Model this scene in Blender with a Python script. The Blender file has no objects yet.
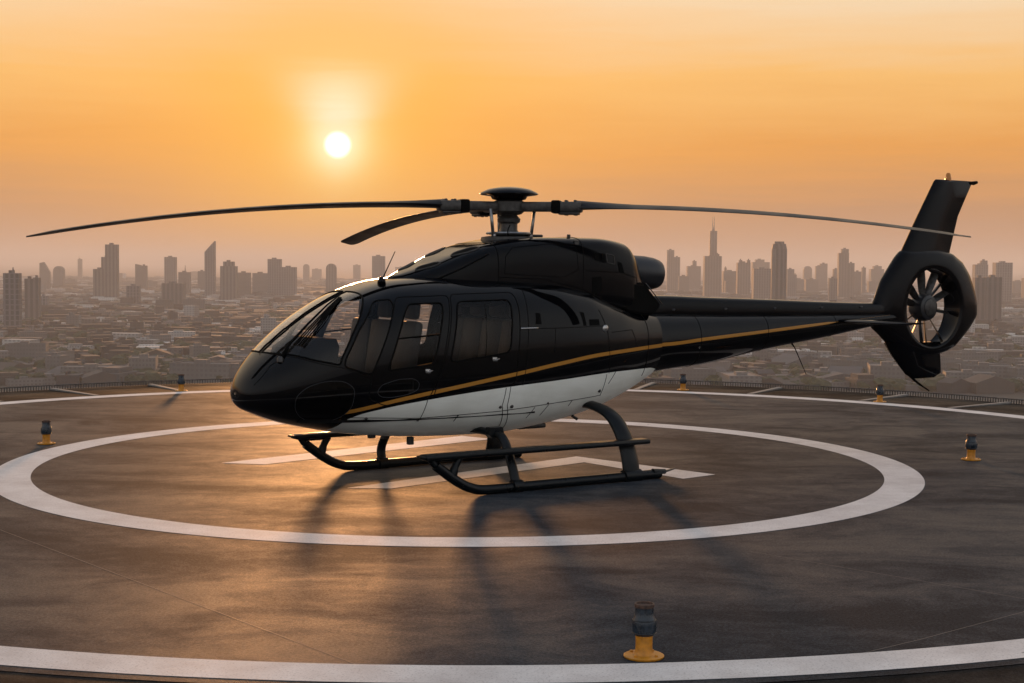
import bpy, bmesh, math, random
import numpy as np
from mathutils import Vector, Matrix

R = math.radians
scene = bpy.context.scene
col = scene.collection

# ------------------------------------------------------------------ camera
CAM_H = 2.5
F_PX, PITCH, ROLL = 1489.3, 0.0513, 0.008
cam_d = bpy.data.cameras.new('camera')
cam_d.sensor_width = 36.0
cam_d.lens = F_PX / 1024 * 36.0
cam_d.clip_start = 0.1
cam_d.clip_end = 120000
cam = bpy.data.objects.new('camera', cam_d)
col.objects.link(cam)
fw = Vector((0, math.cos(PITCH), -math.sin(PITCH)))
rt0 = Vector((1, 0, 0)); up0 = rt0.cross(fw)
rt = math.cos(ROLL) * rt0 + math.sin(ROLL) * up0
up = -math.sin(ROLL) * rt0 + math.cos(ROLL) * up0
m = Matrix((rt, up, -fw)).transposed().to_4x4()
m.translation = Vector((0, 0, CAM_H))
cam.matrix_world = m
scene.camera = cam

# ------------------------------------------------------------------ light
SUN_EL, SUN_AZ = R(4.5), R(-6.7)          # azimuth clockwise from +Y
S = Vector((math.sin(SUN_AZ) * math.cos(SUN_EL), math.cos(SUN_AZ) * math.cos(SUN_EL), math.sin(SUN_EL)))
sun_d = bpy.data.lights.new('sun', 'SUN')
sun_d.energy = 3.0
sun_d.angle = R(4.2)
sun_d.color = (1.0, 0.45, 0.16)
sun = bpy.data.objects.new('sun', sun_d)
col.objects.link(sun)
sun.rotation_euler = S.to_track_quat('Z', 'Y').to_euler()

scene.view_settings.view_transform = 'Standard'
scene.view_settings.look = 'None'
scene.view_settings.exposure = 0.0
scene.view_settings.gamma = 1.0
scene.cycles.use_denoising = True
scene.cycles.volume_bounces = 2
scene.cycles.transparent_max_bounces = 24
scene.cycles.max_bounces = 10
scene.cycles.sample_clamp_indirect = 6.0

def lin(r, g, b):
    f = lambda c: (c / 255 / 12.92) if c / 255 <= 0.04045 else ((c / 255 + 0.055) / 1.055) ** 2.4
    return (f(r), f(g), f(b), 1.0)

class NT:
    """tiny helper round a node tree"""
    def __init__(s, tree):
        s.t = tree; s.n = tree.nodes; s.l = tree.links
    def new(s, typ, **kw):
        n = s.n.new(typ)
        for k, v in kw.items():
            setattr(n, k, v)
        return n
    def link(s, a, b): s.l.new(a, b)
    def put(s, v, sock):
        if hasattr(v, 'is_linked') or isinstance(v, bpy.types.NodeSocket): s.l.new(v, sock)
        else: sock.default_value = v
    def math(s, op, a, b=None, c=None, clamp=False):
        n = s.new('ShaderNodeMath', operation=op); n.use_clamp = clamp
        s.put(a, n.inputs[0])
        if b is not None: s.put(b, n.inputs[1])
        if c is not None: s.put(c, n.inputs[2])
        return n.outputs[0]
    def mix(s, f, a, b, blend='MIX'):
        n = s.new('ShaderNodeMix', data_type='RGBA', blend_type=blend)
        s.put(f, n.inputs[0]); s.put(a, n.inputs[6]); s.put(b, n.inputs[7])
        return n.outputs[2]
    def ramp(s, f, stops, interp='LINEAR'):
        n = s.new('ShaderNodeValToRGB'); n.color_ramp.interpolation = interp
        e = n.color_ramp.elements
        while len(e) < len(stops): e.new(0.5)
        for i, (p, c) in enumerate(stops):
            e[i].position = p; e[i].color = c if len(c) == 4 else (*c, 1)
        s.put(f, n.inputs[0])
        return n.outputs[0]
    def smooth(s, v, a, b, lo=0.0, hi=1.0):
        n = s.new('ShaderNodeMapRange', interpolation_type='SMOOTHSTEP')
        s.put(v, n.inputs[0]); n.inputs[1].default_value = a; n.inputs[2].default_value = b
        n.inputs[3].default_value = lo; n.inputs[4].default_value = hi
        return n.outputs[0]
    def noise(s, vec, scale, detail=4, rough=0.55, dist=0.0):
        n = s.new('ShaderNodeTexNoise')
        s.put(vec, n.inputs['Vector']); n.inputs['Scale'].default_value = scale
        n.inputs['Detail'].default_value = detail; n.inputs['Roughness'].default_value = rough
        n.inputs['Distortion'].default_value = dist
        return n.outputs[0]
    def mapping(s, vec, scale=(1, 1, 1), rot=(0, 0, 0), loc=(0, 0, 0)):
        n = s.new('ShaderNodeMapping')
        s.put(vec, n.inputs[0]); n.inputs['Scale'].default_value = scale
        n.inputs['Rotation'].default_value = rot; n.inputs['Location'].default_value = loc
        return n.outputs[0]

# ------------------------------------------------------------------ sky
def g3(v): return (v, v, v, 1)
world = bpy.data.worlds.new('World'); scene.world = world
world.use_nodes = True
w = NT(world.node_tree)
for n in list(w.n): w.n.remove(n)
out = w.new('ShaderNodeOutputWorld')
nish = w.new('ShaderNodeTexSky', sky_type='NISHITA')
nish.sun_disc = False
nish.sun_elevation = SUN_EL
nish.sun_rotation = SUN_AZ
nish.dust_density = 4.0
nish.air_density = 1.2
bg1 = w.new('ShaderNodeBackground'); bg1.inputs[1].default_value = 0.003
w.link(nish.outputs[0], bg1.inputs[0])
tc = w.new('ShaderNodeTexCoord')
sep = w.new('ShaderNodeSeparateXYZ'); w.link(tc.outputs['Generated'], sep.inputs[0])
dz = sep.outputs[2]
dot = w.new('ShaderNodeVectorMath', operation='DOT_PRODUCT')
w.link(tc.outputs['Generated'], dot.inputs[0]); dot.inputs[1].default_value = S
sd = dot.outputs['Value']
# soft streaks of thin high cloud
cl = w.noise(w.mapping(tc.outputs['Generated'], (3.0, 3.0, 42.0)), 2.2, 5, 0.6, 0.4)
zc = w.math('ADD', dz, w.math('MULTIPLY', w.math('SUBTRACT', cl, 0.5), 0.036))
zr = w.math('POWER', w.math('MAXIMUM', zc, 0.0), 0.5)       # sqrt gives the low sky room on the ramp
def zp(deg): return math.sqrt(math.sin(R(deg)))
front = w.ramp(zr, [(0.0, lin(172, 130, 104)), (zp(0.8), lin(186, 138, 104)), (zp(2.2), lin(194, 138, 90)),
                    (zp(4.5), lin(235, 158, 66)), (zp(7.0), lin(250, 190, 108)), (zp(10.0), lin(247, 216, 176)),
                    (zp(20), lin(248, 222, 190)), (zp(40), lin(205, 200, 196)), (1.0, lin(152, 167, 190))])
back = w.ramp(zr, [(0.0, lin(188, 187, 190)), (zp(6), lin(226, 225, 226)), (zp(14), (0.84, 0.84, 0.84, 1)), (zp(24), (0.72, 0.74, 0.77, 1)), (zp(40), lin(182, 190, 203)), (1.0, lin(152, 167, 190))])
base = w.mix(w.smooth(sd, -0.15, 0.9), back, front)
def glow(color, power, amt):
    p = w.math('MULTIPLY', w.math('POWER', w.math('MAXIMUM', sd, 0.0), power), amt)
    return w.mix(1.0, (0, 0, 0, 1), color), p
acc = base
for colr, powr, amt in (((1.0, 0.42, 0.045, 1), 75, 0.66), ((1.0, 0.50, 0.045, 1), 330, 0.62), ((1.1, 0.86, 0.34, 1), 2600, 0.75), ((1.3, 1.1, 0.7, 1), 9000, 0.95)):
    p = w.math('MULTIPLY', w.math('POWER', w.math('MAXIMUM', sd, 0.0), powr), amt)
    acc = w.mix(p, acc, colr)
# pale veil of lit cloud standing above the sun
sx = w.math('SUBTRACT', w.math('ARCTAN2', sep.outputs[0], sep.outputs[1]), SUN_AZ)
sy = w.math('SUBTRACT', zc, math.sin(SUN_EL) + 0.024)
d2 = w.math('ADD', w.math('POWER', w.math('DIVIDE', sx, w.math('MULTIPLY_ADD', w.math('MAXIMUM', w.math('SUBTRACT', dz, math.sin(SUN_EL) - 0.004), 0.0), 0.55, 0.008)), 2.0), w.math('POWER', w.math('DIVIDE', sy, 0.026), 2.0))
veil = w.math('EXPONENT', w.math('MULTIPLY', d2, -1.0))
acc = w.mix(w.math('MULTIPLY', veil, w.math('MULTIPLY_ADD', cl, 1.2, 0.30), clamp=True), acc, lin(255, 240, 200))
disc = w.smooth(sd, math.cos(R(0.58)), math.cos(R(0.12)))
acc = w.mix(disc, acc, (3.0, 2.7, 2.0, 1))
bg2 = w.new('ShaderNodeBackground'); w.link(acc, bg2.inputs[0]); bg2.inputs[1].default_value = 1.0
add = w.new('ShaderNodeAddShader')
w.link(bg1.outputs[0], add.inputs[0]); w.link(bg2.outputs[0], add.inputs[1])
w.link(add.outputs[0], out.inputs['Surface'])

# ------------------------------------------------------------------ materials
def mat(name):
    mm = bpy.data.materials.new(name); mm.use_nodes = True
    t = NT(mm.node_tree)
    return mm, t, t.n['Principled BSDF']

def simple(name, color, rough=0.5, metal=0.0, var=0.15, scale=6.0, spec=0.5, coat=0.0, bump=0.0):
    mm, t, b = mat(name)
    tcn = t.new('ShaderNodeTexCoord')
    nz = t.noise(tcn.outputs['Object'], scale, 5)
    c0 = [max(0, c * (1 - var)) for c in color[:3]] + [1]; c1 = [c * (1 + var) for c in color[:3]] + [1]
    t.link(t.ramp(nz, [(0.3, c0), (0.7, c1)]), b.inputs['Base Color'])
    t.link(t.smooth(nz, 0.3, 0.7, max(0, rough - 0.06), min(1, rough + 0.06)), b.inputs['Roughness'])
    b.inputs['Metallic'].default_value = metal
    b.inputs['Specular IOR Level'].default_value = spec
    b.inputs['Coat Weight'].default_value = coat
    b.inputs['Coat Roughness'].default_value = 0.04
    if bump:
        bn = t.new('ShaderNodeBump'); bn.inputs['Strength'].default_value = bump; bn.inputs['Distance'].default_value = 0.01
        t.link(nz, bn.inputs['Height']); t.link(bn.outputs[0], b.inputs['Normal'])
    return mm

M = {}
# glossy aircraft paint: black, a gold line and a white belly (where the paint is, stored per vertex)
mm, t, b = mat('aircraft_paint')
tcn = t.new('ShaderNodeTexCoord')
a1 = t.new('ShaderNodeAttribute', attribute_name='line'); a2 = t.new('ShaderNodeAttribute', attribute_name='belly')
grime = t.noise(tcn.outputs['Object'], 2.2, 6, 0.6)
streak = t.noise(t.mapping(tcn.outputs['Object'], (1.2, 1.2, 7.0)), 1.5, 4)
black = t.ramp(grime, [(0.3, (0.0012, 0.0014, 0.0020, 1)), (0.8, (0.0024, 0.0025, 0.0032, 1))])
white = t.ramp(t.math('MULTIPLY', grime, streak), [(0.05, lin(222, 222, 212)), (0.30, lin(240, 241, 233))])
is_w = t.math('LESS_THAN', a2.outputs['Fac'], 0.0)
is_g = t.math('LESS_THAN', t.math('ABSOLUTE', a1.outputs['Fac']), 0.022)
c = t.mix(is_w, black, white)
c = t.mix(is_g, c, (0.42, 0.19, 0.035, 1))
t.link(c, b.inputs['Base Color'])
t.link(t.mix(is_w, t.ramp(grime, [(0.3, g3(0.03)), (0.8, g3(0.07))]), g3(0.35)), b.inputs['Roughness'])
b.inputs['Specular IOR Level'].default_value = 0.18
M['paint'] = mm
M['black_gloss'] = simple('black_gloss_paint', (0.0015, 0.0018, 0.0028), 0.08, 0, 0.3, 2.5, spec=0.13)
M['black_satin'] = simple('black_satin_paint', (0.010, 0.011, 0.014), 0.38, 0, 0.3, 5)
M['seal'] = simple('rubber_seal', (0.0015, 0.0015, 0.0015), 0.7, 0, 0.2, 20, spec=0.08)
M['lining'] = simple('cabin_lining', (0.004, 0.004, 0.0045), 0.9, 0, 0.3, 9, spec=0.08)
M['leather'] = simple('seat_leather', (0.012, 0.010, 0.009), 0.55, 0, 0.3, 14, spec=0.25, bump=0.2)
M['skid'] = simple('dark_blue_grey_paint', (0.0035, 0.005, 0.0065), 0.33, 0, 0.35, 8, spec=0.22)
M['metal'] = simple('worn_steel', (0.30, 0.29, 0.28), 0.38, 0.9, 0.35, 14)
M['dark_metal'] = simple('oily_dark_metal', (0.055, 0.052, 0.050), 0.42, 0.7, 0.45, 16)
M['blade'] = simple('blade_grey_composite', (0.014, 0.0145, 0.016), 0.42, 0, 0.25, 3, spec=0.18)
M['chrome'] = simple('polished_metal', (0.38, 0.37, 0.36), 0.25, 1.0, 0.1, 12)
M['matte_black'] = simple('matte_black_finish', (0.002, 0.002, 0.002), 0.85, 0, 0.4, 9, spec=0.1)  # plain matte black; also stands in for shade in intakes, vents and recesses
M['yellow'] = simple('yellow_orange_paint', (0.50, 0.20, 0.012), 0.45, 0, 0.25, 24, bump=0.3)
M['lamp_glass'] = simple('blue_black_lamp_glass', (0.012, 0.020, 0.030), 0.30, 0, 0.5, 22, bump=0.25)
M['lamp_rim'] = simple('rusty_rim', (0.09, 0.05, 0.035), 0.65, 0.2, 0.5, 40, bump=0.4)

def glass(name, tint, refl=1.0):
    mm, t, b = mat(name)
    t.n.remove(b)
    o = t.n['Material Output']
    tr = t.new('ShaderNodeBsdfTransparent'); tr.inputs[0].default_value = (*tint, 1)
    gl = t.new('ShaderNodeBsdfGlossy'); gl.inputs['Roughness'].default_value = 0.02
    gl.inputs[0].default_value = (0.9, 0.9, 0.9, 1)
    fr = t.new('ShaderNodeFresnel'); fr.inputs[0].default_value = 1.5
    # the same index from inside and outside of the thin pane
    geo = t.new('ShaderNodeNewGeometry')
    t.link(t.math('SUBTRACT', 1.5, t.math('MULTIPLY', geo.outputs['Backfacing'], 1.5 - 1 / 1.5)), fr.inputs[0])
    nz = t.noise(t.new('ShaderNodeTexCoord').outputs['Object'], 1.7, 3)
    bp = t.new('ShaderNodeBump'); bp.inputs['Strength'].default_value = 0.06; bp.inputs['Distance'].default_value = 0.05
    t.link(nz, bp.inputs['Height']); t.link(bp.outputs[0], gl.inputs['Normal'])
    mx = t.new('ShaderNodeMixShader')
    t.link(t.math('MULTIPLY', t.math('POWER', fr.outputs[0], 1.35), refl, clamp=True), mx.inputs[0])
    t.link(tr.outputs[0], mx.inputs[1]); t.link(gl.outputs[0], mx.inputs[2])
    t.link(mx.outputs[0], o.inputs['Surface'])
    return mm
M['windshield'] = glass('windshield_glass', (0.84, 0.83, 0.82), 2.2)
M['window'] = glass('tinted_window_glass', (0.86, 0.84, 0.82), 1.3)
M['dark_window'] = glass('dark_tinted_glass', (0.03, 0.03, 0.03), 2.2)

# ------------------------------------------------------------------ geometry helpers
def link(name, bm, material, parent=None, smooth=False, auto=None):
    me = bpy.data.meshes.new(name)
    bm.to_mesh(me); bm.free()
    mats = material if isinstance(material, (list, tuple)) else [material]
    for x in mats: me.materials.append(x)
    if smooth:
        me.polygons.foreach_set('use_smooth', [True] * len(me.polygons))
        if auto is not None:
            me.set_sharp_from_angle(angle=R(auto))
    o = bpy.data.objects.new(name, me); col.objects.link(o)
    if parent is not None: o.parent = parent
    return o
def tag(o, label, cat, group=None):
    o['label'] = label; o['category'] = cat
    if group: o['group'] = group
    return o
def structure(o): o['kind'] = 'structure'; return o
def stuff(o): o['kind'] = 'stuff'; return o
def empty(name, loc, rz=0.0):
    o = bpy.data.objects.new(name, None); col.objects.link(o)
    o.location = loc; o.rotation_euler = (0, 0, rz); o.empty_display_size = 0.2
    return o

def box(bm, x0, x1, y0, y1, z0, z1, bev=0.0, mi=0, mtx=None):
    v = [bm.verts.new((x, y, z)) for z in (z0, z1) for y in (y0, y1) for x in (x0, x1)]
    fs = [bm.faces.new([v[i] for i in q]) for q in ((0, 2, 3, 1), (4, 5, 7, 6), (0, 1, 5, 4), (2, 6, 7, 3), (0, 4, 6, 2), (1, 3, 7, 5))]
    for f in fs: f.material_index = mi
    vs = v
    if bev:
        r = bmesh.ops.bevel(bm, geom=list({e for f in fs for e in f.edges}), offset=bev, segments=2, affect='EDGES', profile=0.5)
        vs = list({x for f in r['faces'] for x in f.verts} | {x for x in v if x.is_valid})
    if mtx is not None:
        bmesh.ops.transform(bm, matrix=mtx, verts=vs)
    return fs
def prism(bm, poly, z0, z1, mi=0, top_poly=None):
    """poly in (x,y), extruded along z"""
    tp = top_poly or poly
    a = [bm.verts.new((p[0], p[1], z0)) for p in poly]; b2 = [bm.verts.new((p[0], p[1], z1)) for p in tp]
    n = len(poly); fs = []
    for i in range(n):
        j = (i + 1) % n
        fs.append(bm.faces.new((a[i], a[j], b2[j], b2[i])))
    fs.append(bm.faces.new(b2)); fs.append(bm.faces.new(a[::-1]))
    for f in fs: f.material_index = mi
    return fs
def prism_y(bm, poly, y0, y1, mi=0):
    """poly in (x,z), extruded along y"""
    a = [bm.verts.new((p[0], y0, p[1])) for p in poly]; b2 = [bm.verts.new((p[0], y1, p[1])) for p in poly]
    n = len(poly); fs = []
    for i in range(n):
        j = (i + 1) % n
        fs.append(bm.faces.new((a[i], a[j], b2[j], b2[i])))
    fs.append(bm.faces.new(b2)); fs.append(bm.faces.new(a[::-1]))
    for f in fs: f.material_index = mi
    bmesh.ops.recalc_face_normals(bm, faces=fs)
    return fs
def loft(bm, rings, cap0=True, cap1=True, closed=True, mi=0):
    vr = [[bm.verts.new(p) for p in r] for r in rings]
    n = len(rings[0]); fs = []
    for k in range(len(vr) - 1):
        for i in range(n if closed else n - 1):
            j = (i + 1) % n
            fs.append(bm.faces.new((vr[k][i], vr[k][j], vr[k + 1][j], vr[k + 1][i])))
    if cap0: fs.append(bm.faces.new(vr[0][::-1]))
    if cap1: fs.append(bm.faces.new(vr[-1]))
    for f in fs: f.material_index = mi
    return vr, fs
def tube(bm, pts, r, n=10, sq=(1, 1), mi=0):
    """round bar through pts; r a number or one per point; sq scales (side, up)"""
    pts = [Vector(p) for p in pts]
    rs = r if isinstance(r, (list, tuple)) else [r] * len(pts)
    rings = []; prev = None
    for i, p in enumerate(pts):
        d = (pts[min(i + 1, len(pts) - 1)] - pts[max(i - 1, 0)]).normalized()
        u = prev - d * prev.dot(d) if prev is not None else (Vector((0, 0, 1)) if abs(d.z) < 0.9 else Vector((1, 0, 0)))
        u = (u - d * u.dot(d)).normalized(); prev = u
        s_ = d.cross(u)
        rings.append([p + rs[i] * (sq[0] * s_ * math.cos(2 * math.pi * k / n) + sq[1] * u * math.sin(2 * math.pi * k / n)) for k in range(n)])
    vr, fs = loft(bm, rings, mi=mi)
    bmesh.ops.recalc_face_normals(bm, faces=fs)
    return fs
def lathe(bm, prof, mtx=None, n=32, mi=0):
    rings = [[(r * math.cos(2 * math.pi * k / n), r * math.sin(2 * math.pi * k / n), z) for k in range(n)] for r, z in prof]
    vr, fs = loft(bm, rings, mi=mi)
    bmesh.ops.recalc_face_normals(bm, faces=fs)
    if mtx is not None:
        bmesh.ops.transform(bm, matrix=mtx, verts=[v for r in vr for v in r])
    return fs
def smooth_path(pts, n=6):
    """Catmull-Rom through pts"""
    P = [Vector(p) for p in pts]; P = [2 * P[0] - P[1]] + P + [2 * P[-1] - P[-2]]
    o = []
    for i in range(1, len(P) - 2):
        for k in range(n):
            t_ = k / n
            o.append(0.5 * ((2 * P[i]) + (P[i + 1] - P[i - 1]) * t_ + (2 * P[i - 1] - 5 * P[i] + 4 * P[i + 1] - P[i + 2]) * t_ ** 2 + (3 * P[i] - P[i - 1] - 3 * P[i + 1] + P[i + 2]) * t_ ** 3))
    o.append(P[-2]); return o

# ------------------------------------------------------------------ helipad
RING_C = (-0.625, 18.74)          # inner circle
PAD_C = (-0.50, 19.62)            # outer circle, deck and net
def annulus(bm, c, r0, r1, z, n=256, mi=0):
    vs = []
    for k in range(n):
        a = 2 * math.pi * k / n
        vs.append((bm.verts.new((c[0] + r0 * math.cos(a), c[1] + r0 * math.sin(a), z)), bm.verts.new((c[0] + r1 * math.cos(a), c[1] + r1 * math.sin(a), z))))
    for k in range(n):
        i, j = vs[k], vs[(k + 1) % n]
        f = bm.faces.new((i[0], i[1], j[1], j[0])); f.material_index = mi

def asphalt(name, base, warm, spec=0.15):
    mm, t, b = mat(name)
    tcn = t.new('ShaderNodeTexCoord'); p = tcn.outputs['Object']
    warp = t.noise(t.mapping(p, (0.18, 0.42, 1), (0, 0, R(6))), 1.3, 5, 0.6, 0.8)
    streak = t.noise(t.mapping(p, (0.75, 1.15, 1), (0, 0, R(-9))), 1.0, 7, 0.66, 0.9)
    fine = t.noise(p, 46, 5, 0.7)
    grit = t.noise(p, 210, 2, 0.5)
    f = t.math('ADD', t.math('MULTIPLY', warp, 0.5), t.math('MULTIPLY', streak, 0.5))
    f = t.math('ADD', f, t.math('MULTIPLY', t.math('SUBTRACT', t.noise(p, 6.5, 6, 0.75, 1.0), 0.5), 0.22))
    c0 = t.ramp(f, [(0.40, tuple(x * 0.62 for x in base)), (0.50, base), (0.64, warm)])
    gr = t.math('ADD', t.math('MULTIPLY', t.smooth(fine, 0.36, 0.64), 0.55), t.math('MULTIPLY', t.smooth(grit, 0.36, 0.64), 0.65))
    c2 = t.mix(1.0, c0, t.ramp(gr, [(0.15, g3(0.40)), (0.60, g3(1.0)), (1.0, g3(2.1))]), 'MULTIPLY')
    # spots of oil and tyre marks
    sp = t.noise(p, 0.9, 6, 0.75, 0.5)
    c3 = t.mix(t.smooth(sp, 0.62, 0.72, 0, 0.45), c2, (0.012, 0.012, 0.012, 1))
    t.link(c3, b.inputs['Base Color'])
    t.link(t.smooth(f, 0.36, 0.62, 0.68, 0.58), b.inputs['Roughness'])
    t.link(t.math('MULTIPLY', t.smooth(f, 0.40, 0.62, 0.45, 1.2), spec), b.inputs['Specular IOR Level'])
    bp = t.new('ShaderNodeBump'); bp.inputs['Strength'].default_value = 0.28; bp.inputs['Distance'].default_value = 0.012
    t.link(t.math('ADD', t.math('MULTIPLY', fine, 0.6), t.math('MULTIPLY', grit, 0.45)), bp.inputs['Height'])
    t.link(bp.outputs[0], b.inputs['Normal'])
    return mm
M['deck'] = asphalt('helipad_asphalt', (0.032, 0.037, 0.044), (0.064, 0.062, 0.061, 1), 0.06)
M['apron'] = asphalt('apron_asphalt', (0.014, 0.014, 0.015), (0.024, 0.023, 0.022, 1), 0.03)
mm, t, b = mat('white_road_paint')
tcn = t.new('ShaderNodeTexCoord'); p = tcn.outputs['Object']
n1 = t.noise(p, 2.0, 6, 0.65); n2 = t.noise(p, 60, 4, 0.7)
c = t.ramp(n1, [(0.3, lin(196, 190, 186)), (0.7, lin(228, 224, 220))])
c = t.mix(t.smooth(n2, 0.50, 0.70, 0.0, 0.55), c, lin(128, 122, 118))
n3 = t.noise(p, 9, 8, 0.78, 0.6)
c = t.mix(t.smooth(n3, 0.64, 0.70, 0.0, 0.7), c, lin(74, 70, 68))
t.link(c, b.inputs['Base Color']); b.inputs['Roughness'].default_value = 0.66; b.inputs['Specular IOR Level'].default_value = 0.22
bp = t.new('ShaderNodeBump'); bp.inputs['Strength'].default_value = 0.3; bp.inputs['Distance'].default_value = 0.006
t.link(n2, bp.inputs['Height']); t.link(bp.outputs[0], b.inputs['Normal'])
M['line'] = mm
M['seam'] = simple('tar_joint', (0.11, 0.10, 0.095), 0.6, 0, 0.4, 7)
M['edge'] = simple('weathered_mesh_steel', (0.10, 0.085, 0.075), 0.55, 0.3, 0.5, 9)
M['bar'] = simple('pale_concrete_bar', (0.19, 0.175, 0.16), 0.6, 0, 0.3, 9)
M['concrete'] = simple('tower_concrete', (0.25, 0.24, 0.22), 0.8, 0, 0.2, 0.3)

bm = bmesh.new()
n = 256
ring = lambda r, z: [(PAD_C[0] + r * math.cos(2 * math.pi * k / n), PAD_C[1] + r * math.sin(2 * math.pi * k / n), z) for k in range(n)]
bm.faces.new([bm.verts.new(q) for q in ring(10.95, 0.0)])
structure(link('helipad_surface', bm, M['deck']))
bm = bmesh.new()
rings_ = [ring(10.951, -0.004), ring(13.0, -0.03), ring(13.0, -0.6), ring(9.0, -2.5), ring(9.0, -99.9)]
loft(bm, rings_, cap0=False, cap1=True)
structure(link('apron', bm, [M['apron']]))
bm = bmesh.new(); annulus(bm, PAD_C, 10.44, 10.84, 0.002); structure(link('outer_circle_marking', bm, M['line']))
bm = bmesh.new(); annulus(bm, RING_C, 5.19, 5.65, 0.002); structure(link('inner_circle_marking', bm, M['line']))
def quad(bm, pts, z):
    bm.faces.new([bm.verts.new((x, y, z)) for x, y in pts])
bm = bmesh.new()
quad(bm, [(-3.62, 18.50), (-3.06, 18.40), (-0.28, 21.30), (-0.72, 21.66)], 0.0025)
quad(bm, [(-1.83, 16.50), (-1.33, 16.50), (0.93, 18.84), (0.86, 19.42)], 0.0025)
quad(bm, [(0.93, 18.84), (2.03, 17.44), (2.46, 17.82), (0.86, 19.42)], 0.0025)
bmesh.ops.recalc_face_normals(bm, faces=bm.faces[:])
for f in bm.faces:
    if f.normal.z < 0: f.normal_flip()
structure(link('landing_marking', bm, M['line']))
# thin filled joints between the deck panels
bm = bmesh.new()
def strip(bm, a, b_, wd, z):
    a = Vector(a); b_ = Vector(b_); d = (b_ - a).normalized(); s_ = Vector((-d.y, d.x)) * wd / 2
    quad(bm, [a - s_, b_ - s_, b_ + s_, a + s_], z)
for pts in (((-7.3, 16.2), (-4.75, 13.75), (-1.04, 9.29), (-0.6, 8.75)), ((5.6, 13.3), (3.75, 10.76), (2.76, 9.92), (1.9, 9.25)), ((2.1, 13.0), (4.9, 10.2))):
    for a, b_ in zip(pts[:-1], pts[1:]): strip(bm, a, b_, 0.006, 0.0015)
structure(link('deck_joints', bm, M['seam']))
# radial bars of the apron and the low mesh kerb round its edge
bars = []
for a in (131.5, 122.4, 141.5, 112.0, 61.8, 49.8, 40.2, 30.0, 74.0, 151.0, 20.0):
    bm = bmesh.new()
    box(bm, 10.97, 12.93, -0.05, 0.05, -0.045, 0.003)
    o = link('apron_bar', bm, M['bar'])
    o.location = (PAD_C[0], PAD_C[1], 0); o.rotation_euler = (0, 0, R(a))
    place = 'left of' if a > 100 else 'right of'
    bars.append(tag(o, 'pale narrow bar running across the dark rim of the helipad', 'bar', 'pale bars across the helipad rim'))
rail = empty('edge_rail', (PAD_C[0], PAD_C[1], 0))
tag(rail, 'low weathered mesh rail running round the far edge of the helipad', 'rail')
bm = bmesh.new()
tube(bm, [(13.05 * math.cos(2 * math.pi * k / 200), 13.05 * math.sin(2 * math.pi * k / 200), 0.045) for k in range(201)], 0.012, 6)
link('top_tube', bm, M['edge'], rail, True)
bm = bmesh.new()
for k in range(1500):
    a = 2 * math.pi * k / 1500; c_, s_ = math.cos(a), math.sin(a)
    if s_ < -0.3: continue
    box(bm, 13.04, 13.06, -0.008, 0.008, -0.05, 0.045, mtx=Matrix.Rotation(a, 4, 'Z'))
link('mesh_bars', bm, M['edge'], rail)
bm = bmesh.new()
annulus(bm, (0, 0), 13.0, 13.35, -0.055, 200)
link('mesh_tray', bm, M['edge'], rail)

# ------------------------------------------------------------------ city
Z0 = -100.0
mm, t, b = mat('city_ground_cover')
p = t.new('ShaderNodeTexCoord').outputs['Object']
n1 = t.noise(p, 0.008, 6, 0.65, 0.5); n2 = t.noise(p, 0.05, 5, 0.7)
c = t.ramp(n1, [(0.32, (0.016, 0.020, 0.013, 1)), (0.5, (0.05, 0.047, 0.042, 1)), (0.68, (0.095, 0.09, 0.083, 1))])
c = t.mix(t.smooth(n2, 0.45, 0.65, 0, 0.75), c, (0.030, 0.034, 0.022, 1))
t.link(c, b.inputs['Base Color']); b.inputs['Roughness'].default_value = 0.9
M['ground'] = mm
bm = bmesh.new(); quad(bm, [(-40000, -3000), (40000, -3000), (40000, 60000), (-40000, 60000)], Z0)
structure(link('city_ground', bm, M['ground']))

def facade(name, wall, glassc, px=3.6, pz=3.4, fx=0.55, fz=0.5, var=0.15):
    """walls with a grid of window openings, roofs plain"""
    mm, t, b = mat(name)
    tcn = t.new('ShaderNodeTexCoord'); s_ = t.new('ShaderNodeSeparateXYZ'); t.link(tcn.outputs['Object'], s_.inputs[0])
    geo = t.new('ShaderNodeNewGeometry'); sn = t.new('ShaderNodeSeparateXYZ'); t.link(geo.outputs['Normal'], sn.inputs[0])
    h_ = t.math('ADD', s_.outputs[0], s_.outputs[1])
    ux = t.math('FRACT', t.math('DIVIDE', h_, px)); uz = t.math('FRACT', t.math('DIVIDE', s_.outputs[2], pz))
    win = t.math('MULTIPLY', t.math('LESS_THAN', ux, fx), t.math('LESS_THAN', uz, fz))
    win = t.math('MULTIPLY', win, t.math('LESS_THAN', t.math('ABSOLUTE', sn.outputs[2]), 0.5))
    nz = t.noise(tcn.outputs['Object'], 0.06, 5)
    oi = t.new('ShaderNodeObjectInfo')
    wc = t.ramp(nz, [(0.3, tuple(x * (1 - var) for x in wall)), (0.7, tuple(x * (1 + var) for x in wall))])
    wc = t.mix(t.math('MULTIPLY', oi.outputs['Random'], 0.45), wc, tuple(x * 0.45 for x in wall) + (1,))
    t.link(t.mix(win, wc, (*glassc, 1)), b.inputs['Base Color'])
    t.link(t.math('MULTIPLY_ADD', win, -0.25, 0.85), b.inputs['Roughness'])
    return mm
FC = [facade('grey_rendered_facade', (0.085, 0.087, 0.09), (0.04, 0.052, 0.055)),
      facade('cream_facade', (0.15, 0.148, 0.143), (0.085, 0.083, 0.08)),
      facade('brown_facade', (0.066, 0.06, 0.054), (0.045, 0.042, 0.04)),
      facade('white_facade', (0.34, 0.34, 0.33), (0.13, 0.13, 0.13)),
      facade('dark_facade', (0.045, 0.045, 0.048), (0.02, 0.022, 0.025))]
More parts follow.
